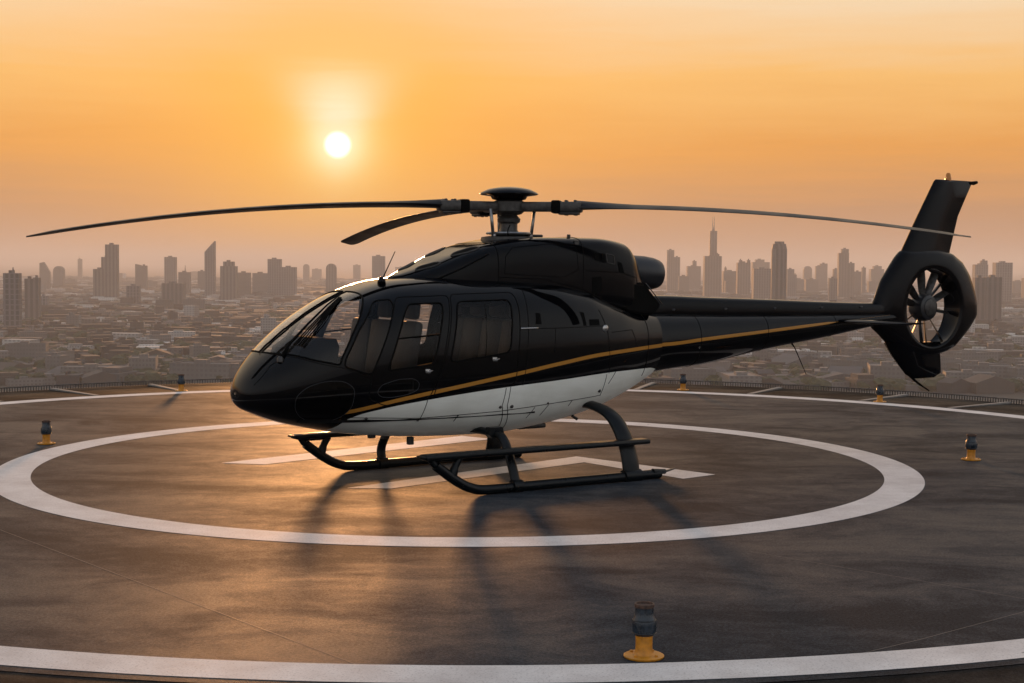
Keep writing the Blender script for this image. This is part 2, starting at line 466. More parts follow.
TW = [facade('tower_glass_grid', (0.15, 0.155, 0.165), (0.022, 0.028, 0.034), 7.0, 7.2, 0.60, 0.80),
      facade('tower_ribbed', (0.13, 0.125, 0.12), (0.035, 0.037, 0.04), 9.0, 40.0, 0.5, 0.98),
      facade('tower_banded', (0.13, 0.125, 0.12), (0.04, 0.042, 0.045), 60.0, 3.8, 0.99, 0.5)]

def at(px, Y):                       # lateral position of an image column at distance Y
    return (px - 512.0) / F_PX * Y
def height(py, Y, px=512.0): return CAM_H + (265.0 + ROLL * (px - 512.0) - py) * Y / F_PX
towers = []
def tower(vols, Y, label, style=0, spires=(), depth=None, cat='skyscraper'):
    """vols: (px0, px1, py_top[, py_top_right]) boxes side by side or stacked; spires: (px, py_top, py_bottom)"""
    cx = at((min(v[0] for v in vols) + max(v[1] for v in vols)) / 2, Y)
    o = empty('skyscraper', (cx, Y, Z0)); tag(o, label, cat)
    wmax = at(max(v[1] for v in vols), Y) - at(min(v[0] for v in vols), Y)
    bm = bmesh.new()
    for i, v in enumerate(vols):
        x0, x1 = at(v[0], Y) - cx, at(v[1], Y) - cx
        d = (depth or min(max((x1 - x0) * .7, 14), 40)) * (1 - 0.04 * i)
        h = height(v[2], Y, v[0]) - Z0
        y0 = -d / 2
        if len(v) == 3:
            box(bm, x0, x1, y0, y0 + d, 0, h)
            pr = min(1.6, (x1 - x0) * 0.05)
            # parapet and lift house
            box(bm, x0 + (x1 - x0) * .3, x0 + (x1 - x0) * .62, y0 + d * .3, y0 + d * .7, h - 0.2, h + 4.0)
        elif v[3] == 'round':
            r_ = (x1 - x0) / 2; xm = (x0 + x1) / 2
            poly = [(x1, 0), (x1, h - r_)] + [(xm + r_ * math.cos(a), h - r_ * 1.0 + r_ * math.sin(a)) for a in [math.pi * k / 14 for k in range(1, 14)]] + [(x0, h - r_), (x0, 0)]
            prism_y(bm, poly, y0, y0 + d)
        elif v[3] == 'oct':
            c_ = (x1 - x0) * 0.22
            pl_ = [(x0 + c_, y0), (x1 - c_, y0), (x1, y0 + c_), (x1, y0 + d - c_), (x1 - c_, y0 + d), (x0 + c_, y0 + d), (x0, y0 + d - c_), (x0, y0 + c_)]
            hs = h - (x1 - x0) * 0.55
            prism(bm, pl_, 0, hs)
            sc = lambda k: [(x * k + (x0 + x1) / 2 * (1 - k), y * k) for x, y in pl_]
            prism(bm, pl_, hs + 0.01, hs + (h - hs) * 0.72, top_poly=sc(0.84)); prism(bm, sc(0.62), hs + (h - hs) * 0.721, h)
        else:
            h2 = height(v[3], Y, v[0]) - Z0
            prism_y(bm, [(x0, 0), (x1, 0), (x1, h2), (x0, h)], y0, y0 + d)
    link('tower_body', bm, TW[style], o)
    for sp in spires:
        bm = bmesh.new(); x = at(sp[0], Y) - cx
        zb, zt_ = height(sp[2], Y, sp[0]) - Z0, height(sp[1], Y, sp[0]) - Z0
        tube(bm, [(x, 0, zb - 3), (x, 0, zb + (zt_ - zb) * .4), (x, 0, zt_)], [1.9, 1.3, 0.5], 6)
        link('spire', bm, TW[0], o)
    o.rotation_euler = (0, 0, 0)
    towers.append(o)
    return o
G = 'seen left of the helicopter nose'
tower([(4.5, 20, 273)], 2050, 'dark slab tower with a short mast, leftmost on the skyline', 0, [(13, 267, 273)], depth=13)
tower([(25.5, 34, 278.5), (34, 39.5, 277.5)], 2500, 'twin-shaft ribbed tower just right of the leftmost dark tower', 1)
tower([(40, 47.5, 296)], 3000, 'short dark block at the foot of the twin-shaft ribbed tower', 0, cat='building')
tower([(40, 44, 263, 262), (44, 50, 262, 272)], 5200, 'hazy tower with a curved sail top, third shape from the left edge', 2)
tower([(54, 64, 266, 'round')], 5400, 'hazy tower with a rounded dome top right of the sail-topped tower', 2)
tower([(78, 82, 259)], 8200, 'very thin pale needle tower in the far haze on the left', 2, [(79, 256, 260)])
tower([(94, 106, 269), (102, 112, 257), (106, 118, 244.5)], 3700, 'tall stepped tower rising in three steps to the right', 1)
tower([(127, 139.5, 285.5)], 3300, 'low dark block between the stepped tower and the slant-topped one', 0, cat='building')
tower([(135.5, 141, 264, 265), (141, 147, 265.5)], 4900, 'hazy tower with a notched slanting crown above the low dark block', 2)
tower([(165, 176, 257)], 4800, 'plain square-topped tower standing behind the wide ribbed block', 0)
tower([(163, 184, 283)], 3250, 'wide ribbed block in front of the plain square-topped tower', 1, cat='building')
tower([(179, 190, 272)], 4500, 'flat tower with a thin mast left of the blade-shaped tower', 2, [(185, 265, 272)])
tower([(198, 206, 271)], 5000, 'pale shaft touching the left side of the blade-shaped tower', 2)
tower([(205, 215, 252, 241)], 4200, 'slim blade-shaped tower with a steep slanted top', 0)
tower([(221, 236.5, 266), (223.5, 234, 261.5)], 3800, 'ribbed tower with a raised core and side shoulders, right of the blade-shaped tower', 1)
tower([(237.5, 250, 272.5)], 4300, 'plain block touching the shouldered ribbed tower on its right', 2, cat='building')
tower([(253, 268, 273)], 4600, 'wide low block left of the stepped slab pair', 2, cat='building')
tower([(268, 281, 259), (281, 296, 267)], 4400, 'stepped slab pair with its taller half on the left', 0)
tower([(303, 309, 264, 'round')], 8000, 'faint ghost of a tower in the haze right of the stepped slab pair', 2)
tower([(312, 321, 269)], 8600, 'faintest low block in the haze behind the windshield top', 2, cat='building')
tower([(326, 336, 263.5, 'round')], 4900, 'lone round-shouldered tower above the windshield', 1)
tower([(353, 360, 265)], 8400, 'faint narrow tower between the round-shouldered one and the roof antenna', 2)
tower([(372, 384.5, 256)], 5000, 'plain dark tower just left of the roof antenna', 0)
tower([(395, 409, 267)], 8800, 'faint wide block just right of the roof antenna', 2, cat='building')
tower([(666, 673, 250), (673, 679, 257)], 5500, 'two-step tower nearest to the exhaust pipe', 1)
tower([(686, 699.5, 266), (691.5, 695.5, 261)], 6000, 'block with a small raised cap left of the twin-spire tower', 2, cat='building')
tower([(703, 720, 256), (715, 718, 254), (708.5, 715.5, 231)], 4900, 'tallest tower on the skyline with shoulders and twin spires', 1, [(711.2, 217, 231), (712.8, 216.5, 231), (712, 226, 232)])
tower([(722, 736, 271), (723.5, 725.5, 267.5)], 5300, 'banded block just right of the twin-spire tower', 2, cat='building')
tower([(736, 749, 262.5), (738, 741, 260), (746, 749, 260)], 5000, 'tower with two small horns on its roof', 1)
tower([(751, 768, 262), (754, 763, 259.5)], 6600, 'pale tower in haze rising behind the flat dark block', 2)
tower([(752, 770, 268.5)], 4200, 'flat dark block touching the octagonal tower on its left', 0, cat='building')
tower([(770.5, 785.5, 241.5, 'oct')], 2900, 'dark octagonal tower with a chamfered crown', 1)
tower([(786, 793, 269), (793, 795.5, 274.5)], 5000, 'short stepped block touching the octagonal tower on its right', 0, cat='building')
tower([(802.5, 810.5, 266, 'round')], 7000, 'faint round-topped tower, first one right of the short stepped block', 2)
tower([(814.5, 821, 266), (819, 826, 263.5)], 6500, 'faint wide tower with a stepped top in the right-hand haze', 2)
tower([(828, 836, 278)], 4200, 'low dark block at the foot of the tower cluster near the tail fin', 0, cat='building')
tower([(832, 838, 269)], 5600, 'small shaft on the left side of the tower cluster near the tail fin', 2)
tower([(837, 847, 253), (840, 847, 249), (847, 853, 263)], 4900, 'tallest tower of the cluster near the tail fin', 1)
tower([(853, 860, 271.5)], 5200, 'low block right of the cluster tower near the tail fin', 2, cat='building')
tower([(860.8, 864.5, 267.5)], 5600, 'thin shaft between the cluster and the tail fin', 2)
tower([(869, 882, 269), (872, 880, 266)], 6200, 'hazy blocky tower partly hidden by the leading edge of the tail fin', 2)
tower([(972.5, 985.5, 264.5), (979, 985.5, 260.5)], 4500, 'tower with a raised right corner behind the flat two-tone block', 0)
tower([(984, 994, 276.5)], 5200, 'low hazy link between the two towers right of the tail fan', 2, cat='building')
tower([(993, 1009.5, 262.5)], 4200, 'broad square tower at the far right of the skyline', 0)
tower([(973, 984, 277.5), (984, 999.5, 277)], 2600, 'wide two-tone block in front of the right-hand towers', 1, cat='building')
# more towers, fainter, filling the far skyline
rs = random.Random(11)
for px, py in ((8, 284), (70, 279), (90, 283), (152, 281), (245, 283), (290, 284), (343, 283), (682, 276), (729, 281), (765, 283), (798, 279), (811, 279), (845, 281), (874, 281), (990, 285), (1016, 281), (1030, 278), (-8, 280)):
    o = tower([(px - rs.uniform(4, 8), px + rs.uniform(4, 8), py)], rs.uniform(5200, 7000), 'low hazy block standing between taller towers on the far skyline', 2, cat='building')
    o['group'] = 'low hazy blocks along the far skyline'

# low-rise city: near blocks each an object, the rest one mass
rng = random.Random(5)
def block_mesh(kind, wd, dp, h, mi):
    bm = bmesh.new(); x, y = wd / 2, dp / 2
    if kind == 0:
        box(bm, -x, x, -y, y, 0, h)
        for a in ((-x, x, -y, -y + .4), (-x, x, y - .4, y), (-x, -x + .4, -y + .4, y - .4), (x - .4, x, -y + .4, y - .4)): box(bm, *a, h - .1, h + 1.0)
        box(bm, -x * .3, x * .1, -y * .4, y * .3, h - .1, h + 3.0)
    elif kind == 1:
        box(bm, -x, x * .2, -y, y, 0, h); box(bm, x * .2 + .01, x, -y * .9, y * .4, 0, h * .62)
        box(bm, -x * .8, -x * .3, -y * .5, y * .4, h - .1, h + 2.6)
    elif kind == 2:
        prism_y(bm, [(-x, 0), (x, 0), (x, h), (0, h + wd * .14), (-x, h)], -y, y)
    elif kind == 3:
        box(bm, -x, x, -y, y, 0, h * .7); box(bm, -x * .7, x * .6, -y * .7, y * .7, h * .7 - .1, h); box(bm, x * .65, x * .9, -y * .5, y * .5, h * .7 - .1, h * .7 + 2)
    else:
        box(bm, -x, x, -y, y, 0, h)
        for k in range(3): lathe(bm, [(1.4, h - .1), (1.4, h + 2.2), (.2, h + 2.9)], Matrix.Translation((-x * .6 + k * x * .5, y * .2, 0)), 10)
    me = bpy.data.meshes.new('city_block'); bm.to_mesh(me); bm.free(); me.materials.append(FC[mi]); return me
KINDS = [('pale flat-roofed city block with a stair house on its roof', 'pale flat-roofed blocks'),
         ('L-shaped city block with a lower wing', 'L-shaped blocks'),
         ('long hall with a shallow gabled roof in the low city', 'long gabled halls'),
         ('two-tier city block with a set-back upper floor', 'two-tier blocks'),
         ('plain city block with round water tanks on its roof', 'blocks with roof tanks')]
lib = []
for kind in range(5):
    for q in range(4):
        wd, dp = rng.uniform(18, 62), rng.uniform(12, 34)
        h = rng.choice((5, 6, 7, 8, 9, 11, 15)) * rng.uniform(.9, 1.1)
        if kind == 2: wd, h = wd * .8, 7
        lib.append((kind, block_mesh(kind, wd, dp, h, rng.choice((0, 2, 2, 0, 4) if kind == 2 else (0, 1, 2, 2, 0, 3, 4)) if kind != 0 else rng.choice((1, 3, 1)))))
cells = []
y = 1230.0
while y < 9500:
    step = 27 if y < 2400 else (44 if y < 4500 else 80)
    half = y * (0.72 if y < 5000 else 0.5)
    x = -half
    while x < half:
        dens = 0.55 + 0.45 * math.sin(x * 0.006 + 1.3) * math.sin(y * 0.0045 + 0.4)
        if rng.random() < 0.50 + 0.38 * dens:
            cells.append((x + rng.uniform(-.4, .4) * step, y + rng.uniform(-.4, .4) * step, step))
        x += step * rng.uniform(.9, 1.5)
    y += step * 0.95
inside = [c_ for c_ in cells if abs(c_[0]) < c_[1] * 0.352]
inside.sort(key=lambda c_: c_[1])
near = set(inside[:280])
for (x, y, st) in inside[:280]:
    kind, me = rng.choice(lib)
    o = bpy.data.objects.new('city_block', me); col.objects.link(o)
    o.location = (x, y, Z0); o.rotation_euler = (0, 0, rng.choice((0.12, 0.12, -0.25, 0.5)) + rng.uniform(-.08, .08) + rng.choice((0, math.pi / 2)))
    o.scale = (rng.uniform(.8, 1.15),) * 2 + (rng.uniform(.75, 1.25),)
    tag(o, KINDS[kind][0], 'building', KINDS[kind][1])
me = bpy.data.meshes.new('distant_city')
V, Fc, T = [], [], []
for (x, y, st) in cells:
    if (x, y, st) in near: continue
    wd, dp = rng.uniform(.5, 1.7) * st, rng.uniform(.4, .8) * st
    h = rng.choice((5, 6, 7, 8, 10, 13)) * rng.uniform(.8, 1.2)
    if rng.random() < 0.035: h *= rng.uniform(1.8, 3.2); wd *= .6; dp *= .6
    a = rng.choice((0.12, -0.25, 0.5)) + rng.uniform(-.1, .1); ca, sa = math.cos(a), math.sin(a)
    tone = rng.random()
    parts = [(-wd / 2, wd / 2, -dp / 2, dp / 2, 0, h)]
    if rng.random() < .6: parts.append((-wd * .3, wd * .05, -dp * .3, dp * .2, h - .1, h + rng.uniform(2, 5)))
    for q in parts:
        i0 = len(V)
        for z in (q[4], q[5]):
            for yy in (q[2], q[3]):
                for xx in (q[0], q[1]): V.append((x + xx * ca - yy * sa, y + xx * sa + yy * ca, Z0 + z))
        for f in ((4, 5, 7, 6), (0, 1, 5, 4), (2, 6, 7, 3), (0, 4, 6, 2), (1, 3, 7, 5)):
            Fc.append([i0 + k for k in f]); T.append(min(1, max(0, tone + (rng.uniform(-.1, .1)))))
me.from_pydata(V, [], Fc)
at_ = me.attributes.new('tone', 'FLOAT', 'FACE'); at_.data.foreach_set('value', T)
mm, t, b = mat('city_mass_walls')
ta = t.new('ShaderNodeAttribute', attribute_name='tone')
tcn = t.new('ShaderNodeTexCoord'); s_ = t.new('ShaderNodeSeparateXYZ'); t.link(tcn.outputs['Object'], s_.inputs[0])
geo = t.new('ShaderNodeNewGeometry'); sn = t.new('ShaderNodeSeparateXYZ'); t.link(geo.outputs['Normal'], sn.inputs[0])
win = t.math('MULTIPLY', t.math('LESS_THAN', t.math('FRACT', t.math('DIVIDE', t.math('ADD', s_.outputs[0], s_.outputs[1]), 4.0)), 0.55),
             t.math('LESS_THAN', t.math('FRACT', t.math('DIVIDE', s_.outputs[2], 3.4)), 0.5))
win = t.math('MULTIPLY', win, t.math('LESS_THAN', t.math('ABSOLUTE', sn.outputs[2]), 0.5))
c = t.ramp(ta.outputs['Fac'], [(0.0, (0.025, 0.025, 0.025, 1)), (0.4, (0.07, 0.064, 0.058, 1)), (0.72, (0.15, 0.145, 0.14, 1)), (0.9, (0.30, 0.30, 0.29, 1)), (1.0, (0.60, 0.60, 0.58, 1))])
t.link(t.mix(t.math('MULTIPLY', win, 0.55), c, (0.03, 0.03, 0.03, 1)), b.inputs['Base Color']); b.inputs['Roughness'].default_value = 0.8
me.materials.append(mm)
o = bpy.data.objects.new('distant_city', me); col.objects.link(o); stuff(o)

# trees between the roofs, one mass
mm, t, b = mat('tree_foliage')
nz = t.noise(t.new('ShaderNodeTexCoord').outputs['Object'], 0.25, 5, 0.7)
t.link(t.ramp(nz, [(0.35, (0.012, 0.020, 0.008, 1)), (0.65, (0.045, 0.060, 0.022, 1))]), b.inputs['Base Color']); b.inputs['Roughness'].default_value = 0.9
V, Fc = [], []
tb = bmesh.new(); bmesh.ops.create_icosphere(tb, subdivisions=2, radius=1)
tv = [v.co.copy() for v in tb.verts]; tf = [[v.index for v in f.verts] for f in tb.faces]; tb.free()
for k in range(3600):
    y = 1235 + (rng.random() ** 1.6) * 2600; x = rng.uniform(-.62, .62) * y
    for q in range(rng.randint(1, 3)):
        r_ = rng.uniform(3.5, 7.5); i0 = len(V)
        ox, oy = rng.uniform(-9, 9), rng.uniform(-6, 6)
        for v in tv:
            j = rng.uniform(.72, 1.18)
            V.append((x + ox + v.x * r_ * j * 1.25, y + oy + v.y * r_ * j, Z0 + r_ * .75 + v.z * r_ * .85 * j))
        Fc += [[i0 + i for i in f] for f in tf]
me = bpy.data.meshes.new('city_trees'); me.from_pydata(V, [], Fc); me.materials.append(mm)
o = bpy.data.objects.new('city_trees', me); col.objects.link(o); stuff(o)

# ------------------------------------------------------------------ haze
HAZE_D, HAZE_TOP = 1.02e-4, 195.0
mm = bpy.data.materials.new('haze_air'); mm.use_nodes = True
t = NT(mm.node_tree)
for n_ in list(t.n): t.n.remove(n_)
o_ = t.new('ShaderNodeOutputMaterial'); pv = t.new('ShaderNodeVolumePrincipled')
pv.inputs['Density'].default_value = HAZE_D; pv.inputs['Color'].default_value = (0.90, 0.865, 0.83, 1)
pv.inputs['Anisotropy'].default_value = 0.2
t.link(pv.outputs[0], o_.inputs['Volume'])
bm = bmesh.new(); box(bm, -41000, 41000, -4000, 61000, Z0 - 1.0, HAZE_TOP)
stuff(link('haze', bm, mm))

# ------------------------------------------------------------------ helicopter
HELI_LOC, HELI_ROT = Vector((-0.05, 17.8, 0.0)), R(34.0)
heli = empty('helicopter', HELI_LOC, HELI_ROT)      # local axes: -X nose, +X tail, -Y the side towards the camera
tag(heli, 'black helicopter with white belly and gold line parked on the helipad circle', 'helicopter')

# fuselage sections
X0=-3.50
#  x,   zb,   zm,  zt,   w,   nt, nb
FT=[(-3.50,1.10,1.10,1.10,0.00,2.0,2.0),
(-3.46,0.97,1.10,1.24,0.22,2.0,2.0),
(-3.30,0.880,1.12,1.45,0.45,2.3,2.1),
(-3.00,0.770,1.16,1.715,0.65,2.7,2.2),
(-2.60,0.680,1.21,1.99,0.79,3.0,2.3),
(-2.20,0.610,1.26,2.19,0.87,3.1,2.4),
(-1.70,0.560,1.30,2.33,0.92,3.2,2.5),
(-1.10,0.530,1.33,2.38,0.935,3.0,2.5),
(-0.40,0.520,1.36,2.38,0.93,3.1,2.4),
(0.20,0.570,1.40,2.36,0.90,3.0,2.3),
(0.70,0.640,1.46,2.30,0.84,2.8,2.2),
(1.20,0.750,1.52,2.13,0.73,2.7,2.1),
(1.70,0.930,1.56,1.97,0.57,2.7,2.1),
(2.00,1.075,1.57,1.935,0.475,2.6,2.1)]
def pchip(xs,ys):
    xs=np.array(xs,float); ys=np.array(ys,float); h=np.diff(xs); d=np.diff(ys)/h
    m=np.zeros(len(xs))
    for i in range(1,len(xs)-1):
        if d[i-1]*d[i]>0:
            a=2*h[i]+h[i-1]; b=h[i]+2*h[i-1]; m[i]=(a+b)/(a/d[i-1]+b/d[i])
    m[0]=d[0]; m[-1]=d[-1]
    def f(x):
        i=int(min(max(np.searchsorted(xs,x)-1,0),len(h)-1)); t=(x-xs[i])/h[i]
        return float((1+2*t)*(1-t)**2*ys[i]+t*(1-t)**2*h[i]*m[i]+t*t*(3-2*t)*ys[i+1]+t*t*(t-1)*h[i]*m[i+1])
    return f
def mk(T,x0):
    s=[math.sqrt(max(r[0]-x0,0)) for r in T]
    fs=[pchip(s,[r[k] for r in T]) for k in range(1,len(T[0]))]
    return lambda x:[f(math.sqrt(max(x-x0,0))) for f in fs]
fus=mk(FT,X0)
zs_f = pchip([-3.5, -2.54, -1.98, -1.12, -0.46, 0.12, 0.75, 1.84, 2.2], [0.80, 0.92, 1.04, 1.18, 1.28, 1.37, 1.45, 1.51, 1.525])
zw_f = pchip([-3.5, -2.62, -2.50, -2.18, -1.61, -0.72, 0.0, 1.16, 1.80, 2.2], [0.30, 0.55, 0.83, 0.94, 1.03, 1.12, 1.17, 1.235, 1.24, 1.17])

def sec_pt(sec, x, t_):
    zb, zm, zt_, w_, nt, nb = sec(x)
    c_, s_ = math.cos(t_), math.sin(t_); n_ = nt if s_ > 0 else nb; h_ = zt_ - zm if s_ > 0 else zm - zb
    sg = lambda v: (v > 0) - (v < 0)
    return Vector((x, w_ * sg(c_) * abs(c_) ** (2 / n_), zm + h_ * sg(s_) * abs(s_) ** (2 / n_)))
def sec_y(sec, x, z):
    """half width of the body at (x, z)"""
    zb, zm, zt_, w_, nt, nb = sec(x)
    n_, h_ = (nt, zt_ - zm) if z > zm else (nb, zm - zb)
    return w_ * max(0.0, 1 - min(1, abs(z - zm) / max(h_, 1e-6)) ** n_) ** (1 / n_)
def sec_F(sec, p):
    zb, zm, zt_, w_, nt, nb = sec(p[0]); w_ = max(w_, 1e-4)
    n_, h_ = (nt, max(zt_ - zm, 1e-4)) if p[2] > zm else (nb, max(zm - zb, 1e-4))
    return (abs(p[1]) / w_) ** n_ + (abs(p[2] - zm) / h_) ** n_
def sec_normal(sec, p, x0, x1):
    e = 0.004
    xm, xp = max(p[0] - e, x0 + 1e-4), min(p[0] + e, x1)
    gx = (sec_F(sec, (xp, p[1], p[2])) - sec_F(sec, (xm, p[1], p[2]))) / max(xp - xm, 1e-6)
    gy = (sec_F(sec, (p[0], p[1] + e, p[2])) - sec_F(sec, (p[0], p[1] - e, p[2]))) / (2 * e)
    gz = (sec_F(sec, (p[0], p[1], p[2] + e)) - sec_F(sec, (p[0], p[1], p[2] - e))) / (2 * e)
    v = Vector((gx, gy, gz))
    return v.normalized() if v.length > 1e-6 else Vector((-1, 0, 0))
def tpar(n_):
    """section parameters spread evenly enough round a boxy section"""
    o = []
    for k in range(n_):
        a = 2 * math.pi * k / n_
        o.append(a - 0.18 * math.sin(4 * a))
    return o
def body_bm(sec, x0, x1, ns, nt_, smax_pow=2.0, mi=0, cap=True):
    bm = bmesh.new()
    ts = tpar(nt_)
    tip = bm.verts.new((x0, 0, sec(x0)[1]))
    L_ = math.sqrt(x1 - x0)
    rows = []
    for i in range(1, ns + 1):
        x = x0 + (L_ * i / ns) ** 2
        rows.append([bm.verts.new(sec_pt(sec, x, a)) for a in ts])
    for k in range(nt_):
        j = (k + 1) % nt_
        bm.faces.new((tip, rows[0][j], rows[0][k]))
        for i in range(ns - 1):
            bm.faces.new((rows[i][k], rows[i][j], rows[i + 1][j], rows[i + 1][k]))
    if cap: bm.faces.new(rows[-1])
    bmesh.ops.recalc_face_normals(bm, faces=bm.faces[:])
    return bm

def link_body(name, bm, material, parent, sec=None, x0=X0, x1=2.0):
    """links a piece of a sectioned skin with the true surface normals and the paint coordinates"""
    me = bpy.data.meshes.new(name); bm.to_mesh(me); bm.free()
    me.materials.append(material)
    me.polygons.foreach_set('use_smooth', [True] * len(me.polygons))
    sec = sec or fus
    nr = [sec_normal(sec, v.co, x0, x1) for v in me.vertices]
    me.normals_split_custom_set_from_vertices(nr)
    la = me.attributes.new('line', 'FLOAT', 'POINT'); ba = me.attributes.new('belly', 'FLOAT', 'POINT')
    la.data.foreach_set('value', [(v.co.z - zs_f(v.co.x)) if -2.58 < v.co.x else 1.0 for v in me.vertices])
    ba.data.foreach_set('value', [v.co.z - zw_f(v.co.x) for v in me.vertices])
    o = bpy.data.objects.new(name, me); col.objects.link(o); o.parent = parent
    return o

def in_poly(x, z, P):
    c_ = False; j = len(P) - 1
    for i in range(len(P)):
        if (P[i][1] > z) != (P[j][1] > z) and x < (P[j][0] - P[i][0]) * (z - P[i][1]) / (P[j][1] - P[i][1]) + P[i][0]: c_ = not c_
        j = i
    return c_
def rounded(P, r, n=4):
    o = []
    for i in range(len(P)):
        a, b_, c_ = Vector(P[i - 1]), Vector(P[i]), Vector(P[(i + 1) % len(P)])
        u, v = (a - b_), (c_ - b_); q = min(r, u.length * .45, v.length * .45)
        p0, p2 = b_ + u.normalized() * q, b_ + v.normalized() * q
        for k in range(n + 1):
            t_ = k / n
            o.append(tuple((1 - t_) ** 2 * p0 + 2 * t_ * (1 - t_) * b_ + t_ * t_ * p2))
    return o
def cut_out(bm, P, side, ymin=0.0):
    """cuts the outline P (x, z) through the skin on one side; the cut piece is returned as a bmesh of its own"""
    xs = [p[0] for p in P]; zs = [p[1] for p in P]
    bx = (min(xs) - .12, max(xs) + .12, min(zs) - .12, max(zs) + .12)
    cand = set()
    for f in bm.faces:
        v = f.verts[0].co
        if v.y * side < -0.2 or not (bx[0] - .3 < v.x < bx[1] + .3 and bx[2] - .3 < v.z < bx[3] + .3): continue
        c_ = f.calc_center_median()
        if c_.y * side > ymin and bx[0] < c_.x < bx[1] and bx[2] < c_.z < bx[3]: cand.add(f)
    for i in range(len(P)):
        a, b_ = P[i - 1], P[i]
        d = Vector((b_[0] - a[0], 0, b_[1] - a[1]))
        if d.length < 1e-5: continue
        no = Vector((d.z, 0, -d.x)).normalized()
        mid = Vector(((a[0] + b_[0]) / 2, 0, (a[1] + b_[1]) / 2)); rad = d.length / 2 + .10
        g = set()
        for f in cand:
            c_ = f.calc_center_median()
            if (Vector((c_.x, 0, c_.z)) - mid).length < rad:
                g.add(f); g.update(f.edges); g.update(f.verts)
        r_ = bmesh.ops.bisect_plane(bm, geom=list(g), dist=1e-5, plane_co=Vector((a[0], 0, a[1])), plane_no=no)
        cand = {f for f in cand if f.is_valid} | {f for f in r_['geom'] if isinstance(f, bmesh.types.BMFace)}
    ins = []
    for f in cand:
        c_ = f.calc_center_median()
        if c_.y * side > ymin and in_poly(c_.x, c_.z, P): ins.append(f)
    nb = bmesh.new(); vm = {}
    for f in ins:
        vv = []
        for v in f.verts:
            if v not in vm: vm[v] = nb.verts.new(v.co)
            vv.append(vm[v])
        nb.faces.new(vv)
    bmesh.ops.delete(bm, geom=ins, context='FACES')
    return nb
def outline_tube(nb, r, name, parent, material, lift=0.0):
    """a rubber or metal bead along the open edge of a cut piece"""
    b2 = bmesh.new()
    es = [e for e in nb.edges if e.is_boundary]
    nxt = {}
    for e in es:
        for v in e.verts: nxt.setdefault(v, []).append(e)
    seen = set()
    for e0 in es:
        if e0 in seen: continue
        seen.add(e0); chain = [e0.verts[0], e0.verts[1]]
        while True:
            c_ = [e for e in nxt[chain[-1]] if e not in seen]
            if not c_: break
            seen.add(c_[0]); chain.append(c_[0].other_vert(chain[-1]))
        pts = [chain[0].co.copy()]
        for v in chain[1:]:
            if (v.co - pts[-1]).length > 0.012: pts.append(v.co.copy())
        if len(pts) < 3: continue
        pts.append(pts[0] + (pts[1] - pts[0]) * .5)
        tube(b2, pts, r, 6)
    return link(name, b2, material, parent, True)

FRONT_DOOR = [(-1.93, 2.14), (-1.30, 2.16), (-1.36, 1.91), (-1.47, 1.44), (-1.62, 1.05), (-1.83, 1.01), (-2.14, 0.98), (-2.34, 1.07), (-2.30, 1.33), (-2.11, 1.79), (-1.99, 2.02)]
REAR_DOOR = [(-1.275, 2.17), (-0.44, 2.19), (-0.42, 2.05), (-0.46, 1.62), (-0.51, 1.16), (-1.58, 1.06), (-1.445, 1.44), (-1.335, 1.91)]
FRONT_WIN = [(-1.82, 2.07), (-1.42, 2.08), (-1.42, 2.00), (-1.49, 1.77), (-1.58, 1.42), (-2.13, 1.36), (-2.00, 1.71), (-1.90, 1.95)]
REAR_WIN = [(-1.22, 2.09), (-0.52, 2.11), (-0.53, 1.95), (-0.59, 1.52), (-1.38, 1.43), (-1.28, 1.85)]
QUARTER = [(-2.16, 2.10), (-1.99, 2.12), (-1.985, 2.05), (-2.12, 1.74), (-2.31, 1.32), (-2.60, 1.41), (-2.58, 1.50), (-2.42, 1.78)]
SHIELD = [(-3.24, 1.545), (-3.06, 1.535), (-2.88, 1.48), (-2.64, 1.43), (-2.625, 1.50), (-2.48, 1.76), (-2.27, 2.07), (-2.20, 2.16), (-2.17, 2.32), (-2.55, 2.30), (-3.32, 1.66)]
CHIN = [(-3.08, 1.10), (-2.98, 1.20), (-2.80, 1.265), (-2.60, 1.26), (-2.49, 1.18), (-2.50, 0.96), (-2.60, 0.84), (-2.80, 0.80), (-2.98, 0.87), (-3.07, 0.97)]
DOOR_LOW = [(-2.25, 1.13), (-2.20, 1.21), (-2.01, 1.265), (-1.83, 1.27), (-1.755, 1.22), (-1.775, 1.14), (-1.90, 1.095), (-2.08, 1.07), (-2.20, 1.08)]

